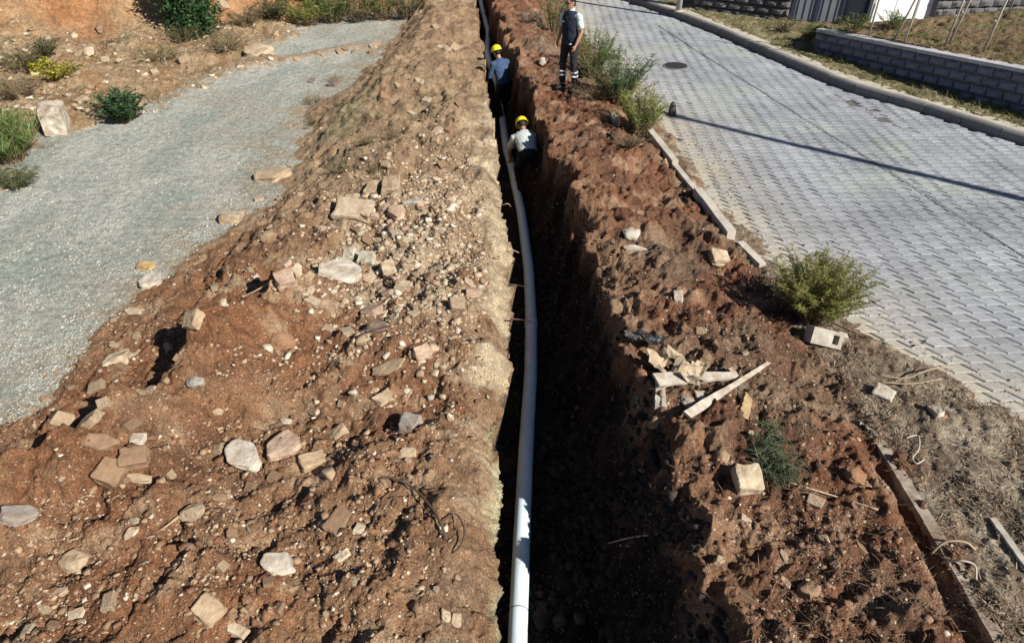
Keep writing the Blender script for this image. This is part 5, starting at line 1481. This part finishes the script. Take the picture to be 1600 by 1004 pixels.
class Body:
    """pieces in the person's own frame (x to the person's right, y ahead, z up) fused into one skin"""
    def __init__(self): self.p = []
    def add(self, vf, mat): self.p.append((vf[0], vf[1], mat))
    def limb(self, pts, radii, mat, lat=(1, 0, 0), n=12): self.add(loft_piece(pts, radii, lat, n), mat)
    def hand(self, wrist, direc, palm_n, mat, curl=0.5, side=1):
        d = Vector(direc).normalized(); nrm = Vector(palm_n).normalized(); nrm = (nrm - d * nrm.dot(d)).normalized(); lat = d.cross(nrm) * side
        w = Vector(wrist)
        self.add(loft_piece([w - d * 0.01, w + d * 0.035, w + d * 0.085], [(0.026, 0.020), (0.040, 0.016), (0.040, 0.013)], lat, 10), mat)
        for k, ln in enumerate((0.070, 0.080, 0.075, 0.058)):
            b = w + d * 0.075 + lat * (0.030 - 0.020 * k)
            m1 = b + (d * math.cos(curl * 0.6) + nrm * math.sin(curl * 0.6)) * ln * 0.5
            m2 = m1 + (d * math.cos(curl * 1.5) + nrm * math.sin(curl * 1.5)) * ln * 0.5
            self.add(loft_piece([b, m1, m2], [0.0095, 0.009, 0.0078], lat, 8), mat)
        b = w + d * 0.03 + lat * 0.032
        m1 = b + (d * 0.6 + lat * 0.7 + nrm * 0.3).normalized() * 0.035; m2 = m1 + (d * 0.9 + lat * 0.2 + nrm * 0.4).normalized() * 0.030
        self.add(loft_piece([b, m1, m2], [0.012, 0.011, 0.009], nrm, 8), mat)
    def head(self, neck, top_dir, face_dir, mat):
        """returns the matrix of the head frame (z up the skull, y towards the face), origin at the chin-neck joint"""
        z = Vector(top_dir).normalized(); y = Vector(face_dir); y = (y - z * y.dot(z)).normalized(); x = y.cross(z)
        M = Matrix((x, y, z)).transposed().to_4x4(); M.translation = Vector(neck)
        def T(v): return [M @ Vector(q) for q in v]
        def A(v, f): self.add((T(v), f), mat)
        prof = [(-0.005, .000, .030, .034), (0.0, .030, .040, .050), (0.02, .024, .055, .068), (0.06, .012, .068, .086), (0.105, .004, .074, .095), (0.15, -.002, .074, .096), (0.19, -.010, .062, .080), (0.215, -.014, .034, .045)]
        A(*loft_piece([(0, c, z_) for z_, c, a, b in prof], [(a, b) for z_, c, a, b in prof], (1, 0, 0), 16))
        A(*loft_piece([(0, 0.088, 0.115), (0, 0.112, 0.078), (0, 0.092, 0.068)], [(0.009, 0.008), (0.014, 0.012), (0.012, 0.006)], (1, 0, 0), 8))
        for s_ in (-1, 1):
            A(*ellipsoid((s_ * 0.075, -0.005, 0.095), 0.010, 0.020, 0.032))
            A(*ellipsoid((s_ * 0.030, 0.082, 0.128), 0.020, 0.010, 0.006))       # brow
        A(*ellipsoid((0, 0.088, 0.042), 0.024, 0.010, 0.008))                       # lips
        A(*ellipsoid((0, 0.072, 0.010), 0.024, 0.018, 0.016))                       # chin
        A(*loft_piece([(0, -0.030, -0.09), (0, -0.018, -0.02), (0, -0.010, 0.05)], [(0.058, 0.060), (0.052, 0.056), (0.054, 0.060)], (1, 0, 0), 12))
        return M
    def build(self, root, name='body', voxel=0.0095):
        v, f = [], []
        for pv_, pf_, m_ in self.p:
            n0 = len(v); v += [tuple(q) for q in pv_]; f += [tuple(i + n0 for i in q) for q in pf_]
        tmp = bpy.data.objects.new('tmp', mesh('tmp', v, f))
        tsc = bpy.data.scenes.new('tmp'); tsc.collection.objects.link(tmp)
        bm = bmesh.new(); bm.from_mesh(tmp.data); bmesh.ops.recalc_face_normals(bm, faces=bm.faces); bm.to_mesh(tmp.data); bm.free()
        r = tmp.modifiers.new('r', 'REMESH'); r.mode = 'VOXEL'; r.voxel_size = voxel
        sm = tmp.modifiers.new('s', 'SMOOTH'); sm.factor = 0.5; sm.iterations = 2
        tsc.view_layers[0].update(); dg = tsc.view_layers[0].depsgraph
        me = bpy.data.meshes.new_from_object(tmp.evaluated_get(dg)); bpy.data.objects.remove(tmp); bpy.data.scenes.remove(tsc)
        me.name = name
        mats = []
        for _, _, m_ in self.p:
            if m_ not in mats: mats.append(m_)
        me.materials.clear()
        for m_ in mats: me.materials.append(m_)
        trees = []
        for pv_, pf_, m_ in self.p:
            arr = np.array([q[:] for q in pv_])
            trees.append((BVHTree.FromPolygons([Vector(q) for q in pv_], pf_), mats.index(m_), arr.min(0) - 0.03, arr.max(0) + 0.03))
        cen = np.empty(len(me.polygons) * 3, dtype=np.float32); me.polygons.foreach_get('center', cen); cen = cen.reshape(-1, 3)
        bestd = np.full(len(cen), 9.0); bidx = np.zeros(len(cen), dtype=int)
        for tr_, mi, lo, hi in trees:
            for i in np.where(((cen > lo) & (cen < hi)).all(1))[0]:
                h = tr_.find_nearest(Vector(cen[i]), 0.06)
                if h[0] is not None and h[3] < bestd[i]: bestd[i] = h[3]; bidx[i] = mi
        # folds: push the cloth a little in and out
        from mathutils import noise as mn
        idx = bidx.tolist()
        me.polygons.foreach_set('material_index', idx)
        skin_i = mats.index(SKIN) if SKIN in mats else -1
        sk = set()
        for pl, i in zip(me.polygons, idx):
            if i == skin_i: sk.update(pl.vertices)
        nrms = [v_.normal.copy() for v_ in me.vertices]
        for vtx, nrm_ in zip(me.vertices, nrms):
            if vtx.index in sk: continue
            q = vtx.co.copy()
            vtx.co = q + nrm_ * (0.008 * mn.noise(Vector((q.x * 9, q.y * 9, q.z * 14))) + 0.005 * mn.noise(q * 30))
        me.polygons.foreach_set('use_smooth', [True] * len(me.polygons))
        return link(name, me, root)

def child(name, vfs, mat, root, smooth=True, M=None):
    t = MB()
    for v, f in vfs: t.add([M @ Vector(q) for q in v] if M else v, f)
    bm = bmesh.new(); me = mesh(name, t.v, t.f, mat, smooth); bm.from_mesh(me); bmesh.ops.recalc_face_normals(bm, faces=bm.faces); bm.to_mesh(me); bm.free()
    return link(name, me, root)

def hard_hat(root, M, mat):
    """shell with ridge and a brim, in the head frame"""
    v, f = [], []; n = 24; prof = [(0.112, 0.128, 0.130), (0.111, 0.127, 0.155), (0.104, 0.118, 0.190), (0.085, 0.097, 0.222), (0.052, 0.060, 0.243), (0.015, 0.018, 0.252)]
    for a, b, z in prof:
        for k in range(n):
            t = 2 * math.pi * k / n; v.append((a * math.cos(t), -0.008 + b * math.sin(t), z))
    for i in range(len(prof) - 1):
        for k in range(n): f.append((i * n + k, i * n + (k + 1) % n, (i + 1) * n + (k + 1) % n, (i + 1) * n + k))
    f.append(tuple(range((len(prof) - 1) * n, len(prof) * n)))
    h = child('hard_hat', [(v, f)], mat, root, M=M)
    bv, bf = [], []
    for k in range(n):
        t = 2 * math.pi * k / n; e = 1.10 + 0.22 * max(0, math.sin(t)) ** 2
        for s_, z in ((1.0, 0.134), (e, 0.126), (e, 0.120), (1.0, 0.126)): bv.append((0.112 * s_ * math.cos(t), -0.008 + 0.128 * s_ * math.sin(t), z))
    for k in range(n):
        for q in range(4):
            a_, b_ = k * 4, ((k + 1) % n) * 4; bf.append((a_ + q, b_ + q, b_ + (q + 1) % 4, a_ + (q + 1) % 4))
    child('brim', [(bv, bf)], mat, h, M=M)
    rv = [loft_piece([(0, 0.105, 0.178), (0, 0.06, 0.232), (0, -0.01, 0.254), (0, -0.08, 0.232), (0, -0.120, 0.178)], [(0.012, 0.010)] * 5, (1, 0, 0), 8)]
    child('ridge', rv, mat, h, M=M)
    return h

def hair(root, M):
    prof = [(0.105, -0.028, .081, .078), (0.15, -.006, .081, .100), (0.195, -.012, .070, .088), (0.226, -.016, .040, .052)]
    vs = [loft_piece([(0, c, z) for z, c, a, b in prof], [(a, b) for z, c, a, b in prof], (1, 0, 0), 16),
          loft_piece([(0, -0.055, 0.03), (0, -0.05, 0.10), (0, -0.03, 0.16)], [(0.060, 0.040), (0.074, 0.055), (0.078, 0.075)], (1, 0, 0), 14)]
    return child('hair', vs, HAIR, root, M=M)

def eyes(root, M):
    for s_ in (-1, 1):
        child('eye', [ellipsoid((s_ * 0.031, 0.088, 0.108), 0.013, 0.006, 0.007)], mat_eye, root, M=M)
mat_eye = mat_plain('eye', (0.05, 0.04, 0.035), 0.3, 10)

NAVY = cloth('navy_vest', (0.018, 0.024, 0.042)); PALE = cloth('pale_shirt', (0.48, 0.56, 0.55)); TROUSER = cloth('dark_trousers', (0.022, 0.022, 0.030)); SHOE = mat_plain('black_shoe', (0.015, 0.014, 0.014), 0.6, 20)
BLUE = cloth('blue_shirt', (0.045, 0.075, 0.145)); GREY = cloth('grey_shirt', (0.44, 0.48, 0.47)); BLACK = cloth('black_trousers', (0.012, 0.013, 0.017))
YHAT = mat_plain('yellow_helmet', (0.78, 0.66, 0.02), 0.35, 6, 0.96, 1.04, spec=0.5)
REFL = mat_plain('reflective_tape', (0.66, 0.68, 0.68), 0.4, 20)

def shoe(b, ankle, toe_dir, mat):
    a = Vector(ankle); t = Vector(toe_dir).normalized(); side = t.cross(Vector((0, 0, 1)))
    b.add(loft_piece([a + t * -0.075 + Vector((0, 0, -0.055)), a + t * -0.04 + Vector((0, 0, -0.045)), a + t * 0.05 + Vector((0, 0, -0.05)), a + t * 0.13 + Vector((0, 0, -0.062)), a + t * 0.185 + Vector((0, 0, -0.070))],
                     [(0.030, 0.028), (0.040, 0.045), (0.044, 0.040), (0.046, 0.028), (0.030, 0.016)], side, 12), mat)

# --- standing man
def standing_man():
    p = hit(887, 139)
    fwd = math.atan2(-0.72, -0.70)                       # looks left and a little towards the camera
    root = thing('person', 'man in navy vest and sunglasses standing upright beside the trench', 'person', (p.x, p.y, p.z), fwd - math.pi / 2)
    b = Body()
    for s_ in (-1, 1):
        hip, kn, an_ = Vector((s_ * 0.095, -0.01, 0.93)), Vector((s_ * 0.125, 0.02 + 0.02 * s_, 0.50)), Vector((s_ * 0.14, -0.02 + 0.03 * s_, 0.085))
        b.limb([hip + Vector((0, 0, 0.03)), hip.lerp(kn, 0.4), kn, kn.lerp(an_, 0.35), an_ + Vector((0, 0, 0.02))], [(0.098, 0.110), (0.090, 0.098), (0.066, 0.070), (0.066, 0.072), (0.060, 0.064)], TROUSER)
        shoe(b, an_ + Vector((0, 0, -0.01)), (s_ * 0.25, 1, 0), SHOE)
    # torso: trousers to the waist, vest above
    b.add(loft_piece([(0, 0, 0.84), (0, 0, 0.93), (0, 0, 1.02)], [(0.155, 0.115), (0.178, 0.128), (0.168, 0.118)], (1, 0, 0), 18), TROUSER)
    b.add(loft_piece([(0, 0, 0.98), (0, 0.005, 1.08), (0, 0.010, 1.22), (0, 0.0, 1.36), (0, -0.012, 1.44), (0, -0.02, 1.485)], [(0.178, 0.128), (0.176, 0.128), (0.190, 0.132), (0.196, 0.122), (0.150, 0.098), (0.075, 0.07)], (1, 0, 0), 20), NAVY)
    for s_ in (-1, 1):
        sh_, el_, wr_ = Vector((s_ * 0.195, -0.01, 1.41)), Vector((s_ * 0.255, -0.03, 1.13)), Vector((s_ * 0.235, 0.10, 0.90))
        b.limb([sh_ + Vector((-s_ * 0.05, 0, 0.01)), sh_, sh_.lerp(el_, 0.4), sh_.lerp(el_, 0.78)], [0.060, 0.066, 0.064, 0.066], PALE)
        b.limb([sh_.lerp(el_, 0.6), el_, el_.lerp(wr_, 0.35), wr_], [0.044, 0.042, 0.040, 0.027], SKIN)
        b.hand(wr_, (wr_ - el_) + Vector((0, 0.02, -0.05)), (-s_, 0.2, 0), SKIN, 0.6, s_)
    b.limb([(0, -0.02, 1.45), (0, -0.012, 1.50), (0, 0.0, 1.535)], [(0.075, 0.07), (0.066, 0.066), (0.06, 0.062)], PALE)
    M = b.head((0, 0.015, 1.535), (0.03, 0.10, 1), (0.15, 1, -0.25), SKIN)
    root.scale = (0.97, 0.97, 0.97)
    b.build(root)
    hair(root, M); eyes(root, M)
    gl = [ellipsoid((s_ * 0.033, 0.098, 0.108), 0.028, 0.008, 0.019) for s_ in (-1, 1)] + [loft_piece([(-0.078, 0.02, 0.112), (-0.064, 0.090, 0.112), (0, 0.104, 0.112), (0.064, 0.090, 0.112), (0.078, 0.02, 0.112)], [0.004] * 5, (0, 0, 1), 6)]
    child('sunglasses', gl, mat_plain('dark_lens', (0.008, 0.008, 0.010), 0.15, 5, spec=0.6), root, M=M)
    for s_ in (-1, 1):
        for z_ in (0.27, 0.345):
            hip_x = 0.125 + (0.50 - z_) / 0.415 * 0.015
            cy = 0.02 + 0.02 * s_ + (0.50 - z_) / 0.415 * (-0.04 + 0.01 * s_)
            child('reflective_band', [loft_piece([(s_ * hip_x, cy, z_ - 0.018), (s_ * hip_x, cy, z_ + 0.018)], [(0.078, 0.083)] * 2, (1, 0, 0), 20)], REFL, root)
    child('pocket_tape', [loft_piece([(-0.13, 0.085, 0.90), (-0.07, 0.118, 0.90)], [(0.012, 0.010)] * 2, (0, 0, 1), 8)], REFL, root)
    child('chest_badge', [loft_piece([(0.055, 0.128, 1.30), (0.115, 0.114, 1.30)], [(0.010, 0.008)] * 2, (0, 0, 1), 8)], REFL, root)
standing_man()

# --- worker in blue, upright in the trench, head bowed over the pipe
def worker_blue():
    fl = -1.04
    x, y = -0.20, 15.75
    root = thing('person', 'worker in blue shirt and yellow helmet standing in the far trench', 'person', (x, y, fl), R(38))
    b = Body()
    for s_ in (-1, 1):
        hip, kn, an_ = Vector((s_ * 0.09, -0.03, 0.92)), Vector((s_ * 0.11, 0.06, 0.50)), Vector((s_ * 0.11, -0.03 + 0.05 * s_, 0.085))
        b.limb([hip + Vector((0, 0, 0.03)), hip.lerp(kn, 0.4), kn, kn.lerp(an_, 0.35), an_ + Vector((0, 0, 0.02))], [(0.098, 0.112), (0.090, 0.098), (0.066, 0.070), (0.064, 0.070), (0.058, 0.062)], BLACK)
        shoe(b, an_ + Vector((0, 0, -0.01)), (s_ * 0.2, 1, 0), SHOE)
    b.add(loft_piece([(0, -0.02, 0.84), (0, -0.02, 0.93), (0, -0.01, 1.0)], [(0.155, 0.118), (0.176, 0.130), (0.166, 0.120)], (1, 0, 0), 18), BLACK)
    b.add(loft_piece([(0, -0.02, 0.95), (0, 0.01, 1.06), (0, 0.06, 1.20), (0, 0.11, 1.33), (0, 0.135, 1.41), (0, 0.15, 1.45)], [(0.180, 0.132), (0.178, 0.132), (0.192, 0.138), (0.198, 0.126), (0.150, 0.10), (0.075, 0.07)], (1, 0, 0), 20), BLUE)
    for s_ in (-1, 1):
        sh_, el_, wr_ = Vector((s_ * 0.195, 0.12, 1.37)), Vector((s_ * 0.25, 0.17, 1.09)), Vector((s_ * 0.16, 0.36, 0.95))
        b.limb([sh_ + Vector((-s_ * 0.05, 0, 0.01)), sh_, sh_.lerp(el_, 0.5), el_, el_.lerp(wr_, 0.5), el_.lerp(wr_, 0.9)], [0.062, 0.068, 0.060, 0.054, 0.048, 0.040], BLUE)
        b.limb([el_.lerp(wr_, 0.8), wr_], [0.030, 0.027], SKIN)
        b.hand(wr_, (wr_ - el_), (0, 0.1, -1), SKIN, 0.8, -s_)
    M = b.head((0, 0.19, 1.485), (0, 0.5, 1), (0, 1, -0.6), SKIN)
    b.build(root)
    hair(root, M); eyes(root, M); hard_hat(root, M, YHAT)
    child('pocket_flap', [loft_piece([(-0.12, -0.165, 0.915), (-0.05, -0.165, 0.915)], [(0.010, 0.006)] * 2, (0, 0, 1), 8)], BLACK, root)
worker_blue()

# --- worker in grey, bent over the pipe with his back to us
def worker_grey():
    fl = -1.04
    x, y = 0.28, 12.0
    root = thing('person', 'worker in light grey T-shirt bending over the pipe in the trench', 'person', (x, y, fl), R(14))
    b = Body()
    ped = Vector((0, -0.12, 0.80))
    for s_ in (-1, 1):
        hip, kn, an_ = ped + Vector((s_ * 0.10, 0, 0)), Vector((s_ * 0.16, 0.12, 0.46)), Vector((s_ * 0.15, -0.10 + 0.10 * s_, 0.085))
        b.limb([hip + Vector((0, -0.01, 0.04)), hip.lerp(kn, 0.4), kn, kn.lerp(an_, 0.35), an_ + Vector((0, 0, 0.02))], [(0.105, 0.118), (0.092, 0.102), (0.068, 0.072), (0.066, 0.072), (0.058, 0.062)], BLACK)
        shoe(b, an_ + Vector((0, 0, -0.01)), (s_ * 0.2, 1, 0), SHOE)
    sp = Vector((0.05, 0.86, 0.50)).normalized()                      # spine leaning forward
    def at_(t): return ped + sp * t
    b.add(loft_piece([at_(-0.10), at_(0.0), at_(0.10)], [(0.150, 0.118), (0.178, 0.138), (0.170, 0.124)], (1, 0, 0), 18), BLACK)
    b.add(loft_piece([at_(0.06), at_(0.16), at_(0.30), at_(0.43), at_(0.51), at_(0.55)], [(0.180, 0.130), (0.180, 0.132), (0.198, 0.140), (0.212, 0.128), (0.165, 0.10), (0.085, 0.075)], (1, 0, 0), 20), GREY)
    for s_ in (-1, 1):
        sh_ = at_(0.46) + Vector((s_ * 0.205, 0.0, -0.02)); el_ = sh_ + Vector((s_ * 0.07, 0.08, -0.28)); wr_ = el_ + Vector((-s_ * 0.05, 0.10, -0.22))
        b.limb([sh_ + Vector((-s_ * 0.06, 0, 0.01)), sh_, sh_.lerp(el_, 0.4), sh_.lerp(el_, 0.75)], [0.064, 0.070, 0.066, 0.068], GREY)
        b.limb([sh_.lerp(el_, 0.55), el_, el_.lerp(wr_, 0.35), wr_], [0.046, 0.043, 0.041, 0.028], SKIN)
        b.hand(wr_, (wr_ - el_), (0, 1, -0.2), SKIN, 0.9, s_)
    M = b.head(at_(0.60) + Vector((0, 0.03, -0.01)), (0, 1.0, 0.75), (0, 0.6, -1), SKIN)
    b.build(root)
    hair(root, M); eyes(root, M); hard_hat(root, M, YHAT)
    child('back_pocket', [loft_piece([ped + Vector((-0.11, -0.140, 0.02)), ped + Vector((-0.04, -0.146, 0.02))], [(0.012, 0.008)] * 2, (0, 0, 1), 8)], BLACK, root)
worker_grey()

# stones that ended up with the same words: leave them only where nothing tells them apart
for lab, os_ in LABELS.items():
    if len(os_) > 1:
        os_.sort(key=lambda o: (o.location.y, o.location.x))
        names = ['nearest', 'next nearest', 'third nearest', 'fourth nearest', 'farthest']
        for k, o in enumerate(os_):
            o['label'] = lab.replace('close ', '').replace('well ', '') + ', ' + (names[k] if k < 5 else 'beyond')
